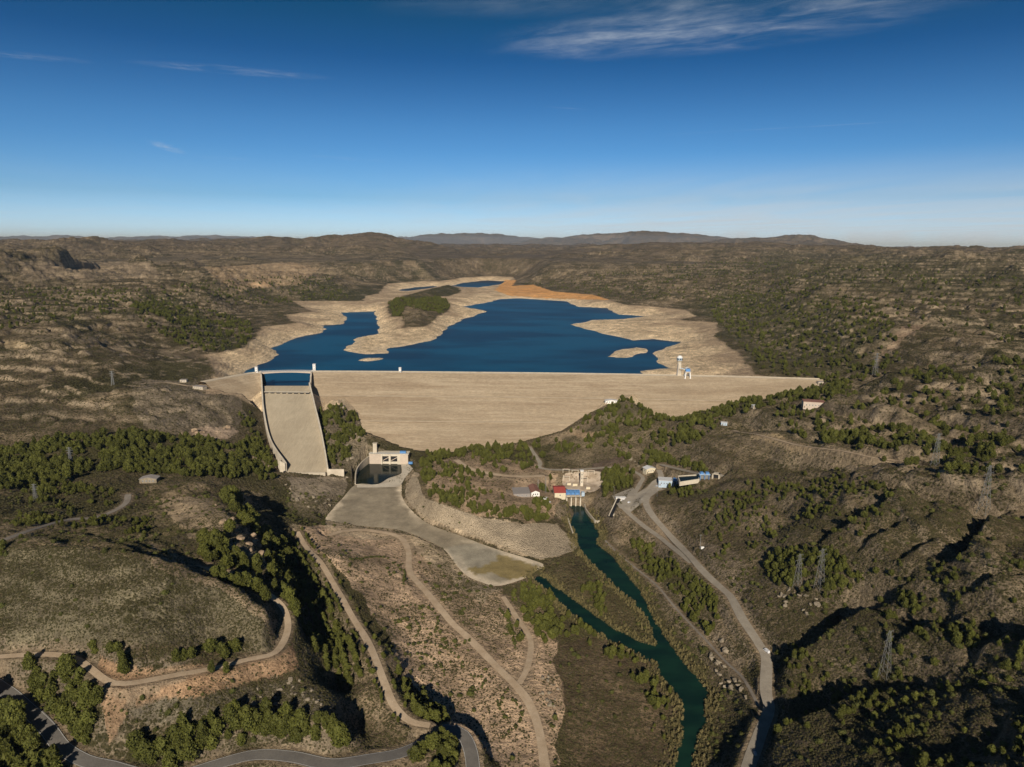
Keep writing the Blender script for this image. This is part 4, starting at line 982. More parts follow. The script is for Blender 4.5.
# ------------------------------------------------------------------ power station group
pd = smooth_line(np.array([hit(a, b)[:2] for a, b in [(563,476),(580,473),(600,472),(603,484),(590,493),(568,490)]]), 5, True)
patch('switchyard_ground', pd, lambda x, y: hgt(x, y) + .3 + 0 * x, M['pad'], 3, kind='structure')
def at_ground(px, py): p = hit(px, py); return (float(p[0]), float(p[1]), float(p[2]))
hut('station_building', 'red tiled roof building beside the blue gate frames', 'building', at_ground(559, 494), 24, 13, 6, math.pi / 2 + .04, 'cream', 'red', 2, 3.0)
hut('workshop_building', 'long building with a faded brown roof left of the two thin masts', 'building', at_ground(534, 493), 10, 24, 5, .12, 'white', 'rust', 3, 2.4)
hut('storage_hall', 'flat grey roofed low hall joined to the brown roofed building', 'building', at_ground(521, 494), 20, 22, 4, .10, 'grey_roof', 'grey_roof', 3)
hut('pump_house', 'tiny white box building at the foot of the thin masts', 'building', at_ground(545.5, 501), 5, 5, 3.4, 0, 'white', 'pale_roof', 1)
st = thing('surge_tower', 'slender tall white tower behind the blue gate frames', 'tower', at_ground(581.5, 486))
MB().box(-1.8, 1.8, -1.8, 1.8, -2, 20).build('shaft', M['concrete_pale'], st); MB().box(-2.2, 2.2, -2.2, 2.2, 20, 21).build('cap', M['white'], st)
for z in (5, 10, 15): MB().box(-.5, .5, -1.9, -1.8, z, z + 1.4).build('window', M['glass'], st)
# switchyard
sb = at_ground(577, 481)
for i, (dx, dy) in enumerate([(-14, 8), (-14, -2), (-2, 9), (9, 8), (9, -3), (19, 6)]):
    g = thing('switchyard_gantry', ['pale steel gantry at the back left of the switchyard', 'pale steel gantry at the front left of the switchyard', 'pale steel gantry at the back middle of the switchyard', 'pale steel gantry at the back right of the slim white tower', 'pale steel gantry in front right of the slim white tower', 'pale steel gantry farthest right in the switchyard'][i], 'gantry', (sb[0] + dx, sb[1] + dy, float(hgt(sb[0] + dx, sb[1] + dy))), 0, 'switchyard gantries')
    for s in (-1, 1): MB().bar((s * 4, 0, -1), (s * 4, 0, 6.5), .5).build('post', M['concrete_pale'], g)
    MB().bar((-4.6, 0, 6.2), (4.6, 0, 6.2), .6).build('beam', M['concrete_pale'], g)
    for q in (-2, 0, 2): MB().cyl((q, 0), .25, .25, 6.5, 7.8, 8).build('insulator', M['rust'], g)
for i, (a, b, w, d, lab) in enumerate([(569, 485, 5, 3, 'cream transformer box at the left of the switchyard'), (575, 486, 6, 3, 'cream transformer box in the middle of the switchyard'), (588, 489, 5, 4, 'cream transformer box right of the slim white tower')]):
    t = thing('transformer', lab, 'transformer', at_ground(a, b), 0, 'switchyard transformers'); MB().box(-w / 2, w / 2, -d / 2, d / 2, -1, 3).build('tank', M['cream'], t)
    MB().box(-w / 2 - .6, -w / 2, -d / 2 + .3, d / 2 - .3, .4, 2.6).build('radiator', M['grey_roof'], t)
    for s in (-1, 0, 1): MB().cyl((s * w / 3.5, 0), .3, .15, 3, 4.6, 8).build('bushing', M['rust'], t)
# draft tube outlets with blue gantries
db = P(573.5, 505, 1.0); dt = thing('gate_structure', 'row of four pale piers with blue hoisting frames at the head of the tailrace', 'sluice gates', tuple(map(float, db)))
for i in range(4): MB().box(-9.5 + i * 5.6, -8.1 + i * 5.6, -4, 9, -3, 10.6).build('pier', M['concrete_pale'], dt)
MB().box(-10.8, 10, 3.5, 14, -3, 11).build('deck', M['concrete'], dt)
for i in range(3):
    MB().box(-8.1 + i * 5.6, -3.9 + i * 5.6, 2.6, 3.4, -2, 9).build('outlet_opening', M['dark'], dt)
    fr = MB(); x0, x1 = -8.6 + i * 5.6, -3.6 + i * 5.6
    for x in (x0, x1):
        for y in (4.5, 9.5): fr.bar((x, y, 11), (x, y, 15.6), .7)
    fr.box(x0 - .4, x1 + .4, 4.2, 5.4, 15.6, 16.4).box(x0 - .4, x1 + .4, 9, 10, 15.6, 16.4).build('hoist_frame', M['blue'], dt)
    MB().box(x0 + .8, x1 - .8, 6, 8.4, 11.2, 14.2).build('hoist_motor', M['blue'], dt)
MB().box(10.2, 14, 5, 10, 8, 14.5).build('hoist_cabin', M['bluegrey'], dt)
tl = [P(584.5, 507, 1), P(586, 512, 1), P(593, 521, 1), P(597, 524, 1), P(604, 521, 1), P(610, 517.5, 1)]
tlO = np.array(tl[0]); t = thing('tailrace_wall', 'pale concrete wall bending round the right bank of the tailrace', 'wall', tuple(map(float, tlO)))
ls = smooth_line([list(p[:2]) for p in tl], 4); wall_line('wall_face', ls, [-2] * len(ls), [5.0] * len(ls), 1.4, M['concrete'], t, tlO)
ll = smooth_line([list(P(567, 507, 1)[:2]), list(P(568, 520, 1)[:2]), list(P(573, 535, 1)[:2])], 4)
t = thing('tailrace_wall', 'pale concrete kerb wall along the left bank of the tailrace below the rock fill', 'wall', (float(ll[0][0]), float(ll[0][1]), 1)); wall_line('wall_face', ll, [-2] * len(ll), [3.6] * len(ll), 1.2, M['concrete_pale'], t, np.array(t.location))
for i, (a, b, lab) in enumerate([(538, 491, 'thin grey lattice mast just right of the brown roof'), (545.6, 493, 'thicker grey lattice mast left of the red roof')]):
    t = thing('mast', lab, 'mast', at_ground(a, b), 0, 'masts by the workshop'); hh = 15 + 5 * i; k = .5 + .25 * i; mb = MB()
    for sx in (-1, 1):
        for sy in (-1, 1): MB().bar((sx * k, sy * k, -1), (sx * k * .5, sy * k * .5, hh), .16).build('leg', M['steel'], t)
    for z in range(0, hh - 1, 2): q = k * (1 - .5 * z / hh); mb.bar((-q, -q, z), (q, q, z + 2), .1).bar((q, -q, z), (-q, q, z + 2), .1)
    mb.build('lattice', M['steel'], t)
# right-hand group by the road
hut('white_house', 'cream house under a pale roof above the hairpin of the service road', 'house', at_ground(649, 472), 13, 9, 5.5, .35, 'cream', 'pale_roof', 3, 2.0)
hut('pumping_station', 'pale grey flat roofed building at the left end of the dark intake basin', 'building', at_ground(665, 484), 16, 13, 6, -.15, 'bluegrey', 'pale_roof', 4)
gp = at_ground(676, 486)
t = thing('gate_hoist', 'pale blue steel gate hoist joined to the right of the grey pumping station', 'sluice gate', gp)
for x in (-3.6, 0, 3.6):
    for y in (-2, 2.5): MB().bar((x, y, -1), (x, y, 7), .6).build('post', M['bluegrey'], t)
MB().box(-4.6, 4.6, -3, 3.4, 7, 7.8).build('platform', M['bluegrey'], t); MB().box(-3.6, -.6, -2, 2, 7.8, 9.8).build('hoist_motor', M['blue'], t); MB().box(.8, 3.6, -2, 2, 7.8, 9.2).build('hoist_motor', M['blue'], t); MB().box(-3.2, 3.2, .2, .6, -1, 5).build('gate_leaf', M['steel'], t)
gp2 = at_ground(704, 479)
t = thing('gate_hoist', 'bright blue steel gate hoist at the right end of the dark intake basin', 'sluice gate', gp2)
for x in (-5, 0, 5):
    for y in (-2, 2.5): MB().bar((x, y, -1), (x, y, 5.5), .6).build('post', M['blue'], t)
MB().box(-6.4, 6.4, -3, 3.4, 5.5, 6.2).build('platform', M['bluegrey'], t); MB().box(-5, -1.5, -2, 2, 6.2, 8.4).build('hoist_motor', M['blue'], t); MB().box(1.5, 5, -2, 2, 6.2, 8.4).build('hoist_motor', M['blue'], t); MB().box(-4.6, 4.6, .2, .6, -1, 4).build('gate_leaf', M['steel'], t)
bz = float(max(gp[2], gp2[2])); a0 = np.array(P(679, 476.5, bz)); a1 = np.array(P(698, 475.5, bz))
bp = np.array([[P(678, 477, bz)[:2], P(699, 475.6, bz)[:2]], [P(699, 479.5, bz)[:2], P(680, 482.5, bz)[:2]]]).reshape(4, 2)
t = thing('intake_basin', 'dark water basin with a bright concrete rim between the two blue gate hoists', 'basin', (float(bp[0, 0]), float(bp[0, 1]), bz)); O_ = np.array(t.location)
loop = np.vstack([bp, bp[:1]])
for i in range(4): wall_line('rim_wall', np.array([loop[i], loop[i + 1]]), [bz - 4] * 2, [bz + (1.6 if i == 0 else .9)] * 2, 1.0, M['concrete_pale'], t, O_)
link('basin_water', [(*(q - O_[:2]), .55) for q in bp], [(0, 1, 2, 3)], M['poolw'], t)
tp = at_ground(716, 478); t = thing('tunnel_portal', 'concrete tunnel mouth at the right end of the service road', 'tunnel', tp, -.5)
MB().box(-4.5, -2.8, -2, 4, -1, 6).box(2.8, 4.5, -2, 4, -1, 6).box(-4.5, 4.5, -2, 4, 4.6, 6).build('portal_frame', M['concrete'], t); MB().box(-2.8, 2.8, 0, .5, -1, 4.6).build('tunnel_mouth', M['dark'], t)
fl = at_ground(621, 499); fb = at_ground(613.5, 517)
t = thing('concrete_flume', 'twin walled concrete flume dropping from the road towards the river', 'sluice channel', fl); O_ = np.array(fl); dv = np.array(fb) - O_
MB().box(-6.5, 6.5, -2.5, 2.5, 1.0, 2.2).build('head_slab', M['white'], t)
for off in (-5.2, 0, 5.2): MB().bar((off, -2, 1.0), (dv[0] + off, dv[1], max(dv[2], -16) + 1.2), 1.1).build('side_wall', M['concrete_pale'], t)
MB().bar((2.6, -3, .4), (dv[0] * .8 + 2.6, dv[1] * .8, dv[2] * .8 + .6), 3.6).build('channel_floor', M['white'], t); MB().bar((-2.6, -3, .3), (dv[0] - 2.6, dv[1], dv[2] + .4), 3.4).build('dry_channel', M['dark'], t)
# scattered buildings
hut('hillside_lodge', 'long low white building on top of the wooded knoll before the dam', 'building', at_ground(611, 403), 20, 8, 4.2, .08, 'white', 'pale_roof', 5, 1.6)
hut('crest_building', 'pinkish flat building with a bright end wall below the right end of the dam', 'building', at_ground(813, 407), 27, 15, 8, -.25, 'concrete_pink', 'rust', 6)
hut('guard_hut', 'small grey hut at the very right end of the dam crest', 'hut', at_ground(820, 384), 9, 6, 4, .1, 'concrete', 'grey_roof', 2)
hut('roadside_hut', 'small pale hut among the pines just below the right part of the dam', 'hut', at_ground(755, 408), 8, 6, 3.8, .2, 'concrete_pale', 'pale_roof', 2)
hut('roadside_hut', 'tiny grey hut at the lower end of the pine strip right of the knoll', 'hut', at_ground(724, 425), 8, 6, 3.6, -.3, 'bluegrey', 'pale_roof', 2)
hut('dam_office', 'white flat roofed house nearest to the left end of the dam', 'building', at_ground(200, 389), 19, 9, 4.4, -.3, 'concrete', 'grey_roof', 4)
hut('dam_office', 'smaller white building on the slope left of the flat roofed house', 'building', at_ground(184, 382), 10, 7, 4, .1, 'concrete_pale', 'grey_roof', 3)
hut('stone_farmhouse', 'old stone house with a grey roof on the ridge below the pine wood', 'farmhouse', at_ground(150, 482), 17, 9, 4.5, .1, 'rock', 'grey_roof', 4, 2.0)
# electricity pylons
def pylon(px, py, hpx, label, rz=0.0):
    b = at_ground(px, py); dist = math.dist(b, (0, 0, CAMZ)); hh = hpx / F * dist * 1.03; t = thing('power_pylon', label, 'pylon', b, rz, 'lattice pylons on the slopes'); w = hh * .085; wt = .45
    th = max(.10, dist * .00020)
    for sx in (-1, 1):
        for sy in (-1, 1): MB().bar((sx * w, sy * w, -1), (sx * wt, sy * wt, hh), th * 1.3).build('leg', M['steel'], t)
    mb = MB(); n = 9; zs = [hh * (1 - (1 - i / n) ** 1.3) for i in range(n + 1)]
    for i in range(n):
        a = w + (wt - w) * zs[i] / hh; c = w + (wt - w) * zs[i + 1] / hh
        for s in (-1, 1):
            mb.bar((-a, s * a, zs[i]), (c, s * c, zs[i + 1]), th * .7).bar((a, s * a, zs[i]), (-c, s * c, zs[i + 1]), th * .7); mb.bar((s * a, -a, zs[i]), (s * c, c, zs[i + 1]), th * .7)
    mb.build('bracing', M['steel'], t)
    for f, L1 in ((.97, .13), (.84, .17), (.71, .13)):
        z = hh * f; q = MB()
        for s in (-1, 1): q.bar((0, 0, z), (s * hh * L1, 0, z - .1), th).bar((0, 0, z - hh * .04), (s * hh * L1, 0, z - .1), th * .7).bar((s * hh * L1, 0, z - .1), (s * hh * L1, 0, z - hh * .05), th * .8)
        q.build('cross_arm', M['steel'], t)
for a in [(983, 514, 40, 'tall lattice pylon on the bare slope near the right edge', .5), (935, 465, 27, 'lattice pylon beside the pale track on the upper right slope', .4), (875, 375, 19, 'small distant lattice pylon in the gully of the right hills', .2),
          (819, 588, 36, 'lattice pylon on the right among the dark pines, right one of the pair', .5), (797, 588, 31, 'lattice pylon among the dark pines in the grove, left one of the pair', .5), (884, 679, 42, 'lattice pylon standing alone on the shaded lower right slope', .6),
          (71, 465, 15, 'small lattice pylon rising from the pine wood at far left', .1), (36, 502, 15, 'small lattice pylon below the pine wood near the gravel road', .1), (113, 385, 12, 'small lattice pylon on the dark hillside above the pine wood', .3)]: pylon(*a)
kp = at_ground(700, 549); t = thing('utility_pole', 'thin pole with a white cabinet at its foot beside the valley road', 'pole', kp)
MB().cyl((0, 0), .3, .18, -1, 15, 8).build('shaft', M['steel'], t); MB().bar((-1.4, 0, 14), (1.4, 0, 14), .25).build('cross_arm', M['steel'], t); MB().box(.8, 3.8, -1, 1, -.3, 2.2).build('cabinet', M['white'], t)
# street lamps of the yard
for i, (a, b, lab) in enumerate([(640, 506, 'grey lamp post at the fork of the service roads'), (657, 497, 'grey lamp post on the outer side of the hairpin'), (614, 494, 'grey lamp post left of the concrete flume')]):
    t = thing('lamp_post', lab, 'lamp post', at_ground(a, b), i); MB().cyl((0, 0), .16, .10, -.5, 8, 8).build('shaft', M['steel'], t); MB().bar((0, 0, 8), (1.6, 0, 8.3), .14).build('arm', M['steel'], t); MB().box(1.3, 2.2, -.18, .18, 8.15, 8.35).build('lamp_head', M['white'], t)
# vehicles
def car(name, label, cat, px, py, rz, paint, van=False):
    t = thing(name, label, cat, at_ground(px, py), rz); t.location.z += .12; Lh = 2.6 if van else 2.15; hh = 2.1 if van else 1.0
    b = MB(); prof_ = [(-Lh, .35), (-Lh, .95), (-Lh + .1, hh if van else 1.0), (Lh * .55, hh if van else .98), (Lh * .8, 1.15 if van else .92), (Lh, .85), (Lh, .35)]
    vs = [(x, y, z) for y in (-.9, .9) for x, z in prof_]; n = len(prof_); b.add(vs, [tuple(range(n - 1, -1, -1)), tuple(range(n, 2 * n))] + [(i, (i + 1) % n, n + (i + 1) % n, n + i) for i in range(n)])
    if not van: b.box(-Lh + .35, Lh * .45, -.82, .82, 1.0, 1.5, .45, .15)
    b.build('body', M[paint], t)
    MB().box(Lh * .1, Lh * .56, -.93, .93, 1.15 if van else 1.05, 1.75 if van else 1.4, .1, .02 if van else .1).build('side_window', M['glass'], t)
    for sx in (-1, 1):
        for sy in (-1, 1):
            w_ = MB().cyl((0, 0), .35, .35, -.12, .12, 14).build('wheel', M['rubber'], t); w_.rotation_euler = (math.pi / 2, 0, 0); w_.location = (sx * Lh * .62, sy * .86, .35)
            k = MB().cyl((0, 0), .2, .2, -.14, .14, 10).build('rim', M['steel'], w_)
    for s in (-1, 1): MB().box(Lh - .03, Lh + .03, s * .62 - .16, s * .62 + .16, .62, .8).build('headlight', M['white'], t)
    return t
car('delivery_van', 'white van on the verge of the valley road where the road bends into shade', 'van', 766.5, 652, 1.9, 'car_white', True)
car('parked_car', 'pale car low on the shaded stretch of the valley road', 'car', 755, 754, 1.4, 'car_silver')
car('parked_car', 'white car on the yard beside the concrete flume', 'car', 629, 503, .9, 'car_white')
car('parked_car', 'silver car parked in front of the grey pumping station', 'car', 657, 487, .5, 'car_silver')
car('parked_car', 'white car beside the tiny white box building near the masts', 'car', 549, 503, .3, 'car_white')
# ------------------------------------------------------------------ vegetation
def crown_mesh(name, seed, prof_, n, leaf, core=.72, squash=1.0):
    """leaf tufts spread through the volume round an uneven inner mass; prof_ = [(height 0..1, radius)]"""
    r = np.random.default_rng(seed); hs = np.array([p[0] for p in prof_]); rs = np.array([p[1] for p in prof_]); V, Fc = [], []
    nl, ns = 9, 10; lob = r.uniform(0, 6.28, 4)
    def rad(t, a): return np.interp(t, hs, rs) * (1 + .20 * math.sin(2 * a + lob[0] + 5 * t) + .16 * math.sin(3 * a + lob[1] - 9 * t) + .12 * math.sin(5 * a + lob[2] + 14 * t))
    for i in range(nl):
        t = hs[0] + (hs[-1] - hs[0]) * i / (nl - 1)
        for j in range(ns): a = 2 * math.pi * j / ns; q = core * rad(t, a) * r.uniform(.85, 1.15); V.append((q * math.cos(a), q * math.sin(a), t + r.uniform(-.01, .01)))
    for i in range(nl - 1):
        for j in range(ns): Fc.append((i * ns + j, i * ns + (j + 1) % ns, (i + 1) * ns + (j + 1) % ns, (i + 1) * ns + j))
    Fc += [tuple(range(ns - 1, -1, -1)), tuple((nl - 1) * ns + j for j in range(ns))]
    k = 0
    while k < n:
        t = r.uniform(hs[0], hs[-1]); a = r.uniform(0, 6.28); R0 = rad(t, a)
        if r.random() > R0 / rs.max() + .1: continue
        q = R0 * r.uniform(.62, 1.10); c = np.array([q * math.cos(a), q * math.sin(a), t]); u = r.normal(size=3); u /= np.linalg.norm(u); w_ = np.cross(u, r.normal(size=3)); w_ /= np.linalg.norm(w_); s = leaf * r.uniform(.6, 1.35); b = len(V)
        V += [tuple(c - u * s), tuple(c + w_ * s * .55), tuple(c + u * s), tuple(c - w_ * s * .55)]; Fc.append((b, b + 1, b + 2, b + 3)); k += 1
    me = bpy.data.meshes.new(name); me.from_pydata([tuple(map(float, v)) for v in V], [], Fc); return me
def trunk_mesh(name, seed, top=.8, r0=.022):
    r = np.random.default_rng(seed); mb = MB(); pts = [Vector((0, 0, -.06))]
    for i in range(1, 5): pts.append(Vector((r.uniform(-.015, .015), r.uniform(-.015, .015), top * i / 4)))
    for i in range(4): mb.bar(pts[i], pts[i + 1], r0 * 2 * (1 - i * .2), r0 * 2 * (1 - (i + 1) * .2))
    for i in range(7): a = r.uniform(0, 6.28); z = r.uniform(.25, .7); mb.bar((0, 0, z), (.13 * math.cos(a), .13 * math.sin(a), z + .07), r0 * .7, r0 * .3)
    me = bpy.data.meshes.new(name); me.from_pydata(mb.v, [], mb.f); me.materials.append(M['bark']); return me
PROFS = [[(.12, .10), (.22, .20), (.38, .24), (.58, .20), (.78, .12), (.92, .06), (1.0, .02)], [(.20, .10), (.32, .26), (.50, .33), (.70, .30), (.86, .19), (.97, .06)],
         [(.16, .08), (.30, .17), (.50, .21), (.72, .17), (.9, .09), (1.0, .02)], [(.10, .16), (.26, .26), (.48, .31), (.70, .27), (.86, .17), (.96, .05)]]
PINE_C, PINE_T = [], []
for i, p in enumerate(PROFS):
    me = crown_mesh('crown', 20 + i, p, 430, .062); me.materials.append(M['pine']); PINE_C.append(me); PINE_T.append(trunk_mesh('trunk', 30 + i))
BUSH = []
for i, p in enumerate([[(-.12, .30), (.15, .50), (.45, .52), (.75, .36), (.95, .12)], [(-.1, .45), (.15, .66), (.38, .62), (.58, .40), (.7, .14)]]):
    me = crown_mesh('foliage', 50 + i, p, 190, .115, .78); me.materials.append(M['shrub']); BUSH.append(me)
SCR = []
for i in range(2):
    me = crown_mesh('scrub_tuft', 70 + i, [(-.15, .5), (.1, .62), (.35, .50), (.6, .18)], 34, .19, .7); me.materials.append(M['scrubleaf']); SCR.append(me)

FREE = np.ones(X.shape, np.float32)
FREE[(H < RIVER_Z + .25)] = 0
FREE[WDIST < 3] = 0; FREE[SHORE > .55] = 0
for poly, m_ in ((chpoly, 4), (appoly, -1), (poolp, 8), (rr, -6)):
    sel = stamp_sel(poly, 12); FREE[sel] = np.where(sdist(poly, X[sel], Y[sel]) < m_, 0, FREE[sel])
for (nm, w, mt, ln) in ROAD_W:
    sel = stamp_sel(ln, w); FREE[sel] = np.where(seg_dist(ln, X[sel], Y[sel]) < w / 2 + 2.2, 0, FREE[sel])
for (a, b, rad), p in zip(YARDS, YW):
    sel = stamp_sel([p], rad + 5); FREE[sel] = np.where(np.hypot(X[sel] - p[0], Y[sel] - p[1]) < rad * .72, 0, FREE[sel])
sel = (R > 860) & (R < 1260) & (X > CREST[0, 0] - 20) & (X < CREST[-1, 0] + 20); s_, v_ = dam_coords(X[sel], Y[sel]); D = dam_z(s_)
FREE[sel] = np.where((s_ > -80) & (s_ < 190) & (v_ > .002) & (v_ < .998) & (H[sel] < D + .3), 0, FREE[sel])
gyp = [np.array([hit(a, b)[:2] for a, b in q]) for q in ([(552,478),(600,476),(603,492),(584,503),(565,500)], [(512,482),(530,484),(532,500),(510,497)], [(676,476),(700,474),(702,481),(678,484)])]
for q in gyp: sel = stamp_sel(q, 6); FREE[sel] = np.where(in_poly(q, X[sel], Y[sel]), 0, FREE[sel])

# (label, group, outline in the picture, trees per 100 m2, height range, patchiness)
TZ = [
 ('dark green pine in the dense pine belt left of the spillway', 'pines of the belt left of the spillway', [(-30,458),(60,440),(120,434),(180,436),(235,446),(262,441),(278,470),(262,480),(200,478),(140,474),(90,472),(60,486),(-30,492)], 1.9, (7, 10), .15),
 ('pine in the small grove under the long pine belt on the left', 'pines of the small left grove', [(20,487),(70,486),(112,492),(112,508),(60,500),(30,505)], 2.0, (6, 9), .3),
 ('pine against the outside of the left spillway wall', 'pines beside the left spillway wall', [(238,415),(252,412),(258,432),(266,458),(280,480),(262,484),(248,450)], 1.8, (4.5, 7.5), .2),
 ('pine on the rocky knoll between the spillway and the outlet house', 'pines on the rocky knoll', [(318,404),(330,400),(345,402),(358,412),(364,440),(352,452),(345,468),(330,466),(325,440)], 1.9, (6, 10), .25),
 ('round pine in the ring of trees along the edge of the rock fill terrace', 'pines ringing the terrace', [(421,460),(432,462),(436,488),(452,500),(480,506),(520,512),(548,496),(552,510),(548,523),(520,522),(470,514),(430,500),(421,478)], 2.1, (6, 9), .1),
 ('pine inside the terrace above the pale rock fill', 'pines on the terrace', [(436,462),(470,470),(505,484),(512,500),(480,505),(450,498),(438,486)], 0.9, (5, 8), .35),
 ('pine beside the loop track at the foot of the dam', 'pines by the loop track', [(470,448),(500,446),(545,443),(540,470),(500,472),(475,464)], 0.95, (6, 10), .25),
 ('pine among the slender trees along the toe of the dam', 'trees along the dam toe', [(422,456),(440,450),(468,452),(462,458),(430,462)], 1.0, (5, 9), .3),
 ('pine around the station buildings', 'pines around the station', [(538,476),(556,474),(552,482),(546,496),(538,492)], 2.2, (6, 9), .1),
 ('pine on the wooded knoll in front of the dam', 'pines on the wooded knoll', [(545,440),(580,425),(622,400),(650,402),(690,418),(700,440),(665,455),(650,470),(622,460),(596,450),(560,456)], 1.15, (6, 9), .55),
 ('pine in the copse between the slim tower and the service road', 'pines of the roadside copse', [(594,478),(620,466),(634,474),(630,492),(612,498),(598,496)], 1.9, (7, 10), .1),
 ('pine in the straight green row above the grey pumping station', 'pines of the straight hedge row', [(648,452),(665,457),(700,464),(709,469),(704,474),(680,470),(650,462)], 6.5, (6, 8), 0),
 ('pine along the ridge line at the right end of the dam', 'pines along the right abutment', [(676,424),(700,414),(740,398),(790,386),(815,378),(850,382),(835,398),(800,402),(760,408),(730,418),(700,440),(680,442)], 1.0, (6, 10), .3),
 ('pine beside the intake basin', 'pines beside the intake basin', [(668,486),(690,482),(702,486),(690,500),(672,498)], 1.4, (5, 8), .2),
 ('pine on the slope between the valley road and the river', 'pines between the road and the river', [(628,540),(655,545),(690,570),(716,600),(722,618),(710,640),(690,625),(665,600),(650,580),(640,560)], 2.2, (6, 10), .35),
 ('pine in the dark grove round the two pylons on the right', 'pines of the pylon grove', [(762,560),(790,548),(830,552),(852,570),(850,592),(830,602),(800,592),(770,585)], 2.6, (7, 10), .2),
 ('pine in the loose line running down the right hillside', 'pines running down the right hillside', [(850,575),(880,575),(930,610),(980,640),(975,655),(920,640),(870,605)], 3.0, (5, 8), .5),
 ('pine scattered on the shaded lower right slopes', 'pines of the lower right slopes', [(860,560),(1060,560),(1060,790),(880,790),(850,690),(890,640)], 0.75, (4.5, 7.5), .5),
 ('pine on the shaded gully side right of the valley road', 'pines right of the valley road', [(770,640),(800,650),(840,690),(880,700),(870,725),(800,735),(775,740),(778,690)], 1.6, (5, 8), .4),
 ('pine in the dense wood filling the bottom left corner', 'pines of the bottom left corner', [(-60,680),(-10,692),(14,716),(44,748),(75,790),(-60,790)], 3.4, (8, 12), 0),
 ('pine in the strip between the asphalt road and the orange bank', 'pines above the bottom left road', [(24,668),(60,664),(95,685),(104,705),(100,740),(120,762),(90,752),(62,738),(40,712)], 3.2, (8, 11), 0),
 ('pine in the wood along the bottom edge left of the road bend', 'pines along the bottom edge', [(95,745),(150,750),(190,722),(230,716),(290,718),(340,730),(350,752),(300,756),(240,756),(190,785),(110,785)], 3.0, (8, 12), 0),
 ('pine on the bench under the big grassy hill', 'pines on the hill bench', [(50,655),(75,645),(125,645),(130,668),(160,662),(215,650),(250,640),(246,660),(160,674),(120,678),(80,655),(0,662),(0,650)], 1.7, (7, 9), .2),
 ('pine on the orange bank beside the bend of the dirt road', 'pines by the dirt road bend', [(205,655),(235,655),(232,682),(212,684)], 1.0, (7, 9), .2),
 ('pine in the clump between the ochre clearing and the canyon rim', 'pines on the canyon rim', [(198,535),(232,532),(238,560),(272,570),(290,590),(292,612),(272,606),(245,590),(215,582),(200,562)], 2.2, (8, 12), .1),
 ('pine on the steep shaded wall of the canyon', 'pines in the canyon', [(222,492),(245,498),(270,525),(290,560),(300,600),(300,625),(285,600),(262,548),(240,520),(225,508)], 1.2, (9, 14), .25),
 ('pine beside the gravel road on the left plateau', 'pines by the gravel road', [(0,560),(10,520),(60,505),(110,518),(150,520),(150,535),(100,530),(40,528)], 1.2, (5, 8), .5),
 ('pine on the inside of the asphalt road bend', 'pines inside the road bend', [(412,752),(432,741),(452,742),(462,760),(460,785),(410,785)], 2.0, (7, 10), .1),
 ('pine in the thicket just above the asphalt road bend', 'pines above the road bend', [(408,706),(425,705),(446,716),(444,728),(425,726),(410,716)], 2.2, (6, 8), .05),
 ('pine on the bank dropping from the canal track', 'pines below the canal track', [(395,668),(415,690),(440,728),(480,758),(500,790),(480,790),(470,760),(430,735),(405,700)], 1.8, (5, 8), .3),
 ('pine or bushy tree on the brown delta beside the river', 'trees of the river delta', [(580,590),(600,586),(615,600),(608,620),(590,612)], 1.6, (5, 8), .3),
 ('tree on the left river bank', 'trees of the left river bank', [(520,585),(545,590),(580,618),(600,640),(640,660),(670,690),(678,740),(650,740),(645,690),(600,655),(550,640),(525,612)], 1.6, (4, 8), .45),
 ('pine near the fork of the dirt roads', 'pines near the dirt road fork', [(500,598),(520,590),(555,600),(560,640),(540,660),(515,650)], 1.8, (5, 8), .4),
 ('pine on the rough ground in the middle right', 'pines of the middle right slope', [(700,500),(760,480),(860,470),(900,500),(860,540),(770,545),(715,560),(700,530)], 0.9, (5, 8), .5),
 ('pine on the banded slopes right of the dam', 'pines right of the dam', [(830,380),(1060,350),(1060,480),(940,480),(860,455),(800,440),(760,420)], .42, (5, 9), .55),
 ('pine in the green patch by the pale track on the right', 'pines by the pale track', [(815,425),(880,430),(1000,430),(1020,455),(940,468),(880,465),(830,455)], .9, (6, 9), .35),
 ('pine on the slopes behind the right end of the dam', 'pines behind the right end of the dam', [(700,300),(780,290),(870,300),(900,330),(900,370),(850,384),(800,382),(765,372),(740,345),(720,325)], 0.26, (6, 9), .40),
 ('pine on the green top of the peninsula in the lake', 'pines of the peninsula', [(388,302),(396,299),(440,298),(447,300),(451,307),(440,314),(405,306),(403,326),(392,316)], .6, (6, 9), .2),
 ('pine on the slope above the left shore of the lake', 'pines above the left shore', [(120,300),(190,305),(250,322),(255,345),(225,352),(190,350),(150,330)], .5, (5, 9), .5),
 ('pine on the far left plateau', 'pines of the left plateau', [(-40,285),(140,290),(230,280),(330,275),(350,300),(250,305),(160,310),(-40,335)], .14, (6, 9), .5),
 ('pine on the wooded far slopes to the right of the lake', 'pines of the far right slopes', [(520,285),(620,270),(760,258),(1060,275),(1060,350),(900,330),(780,290),(700,300),(620,300),(560,288)], .07, (6, 9), .5),
]
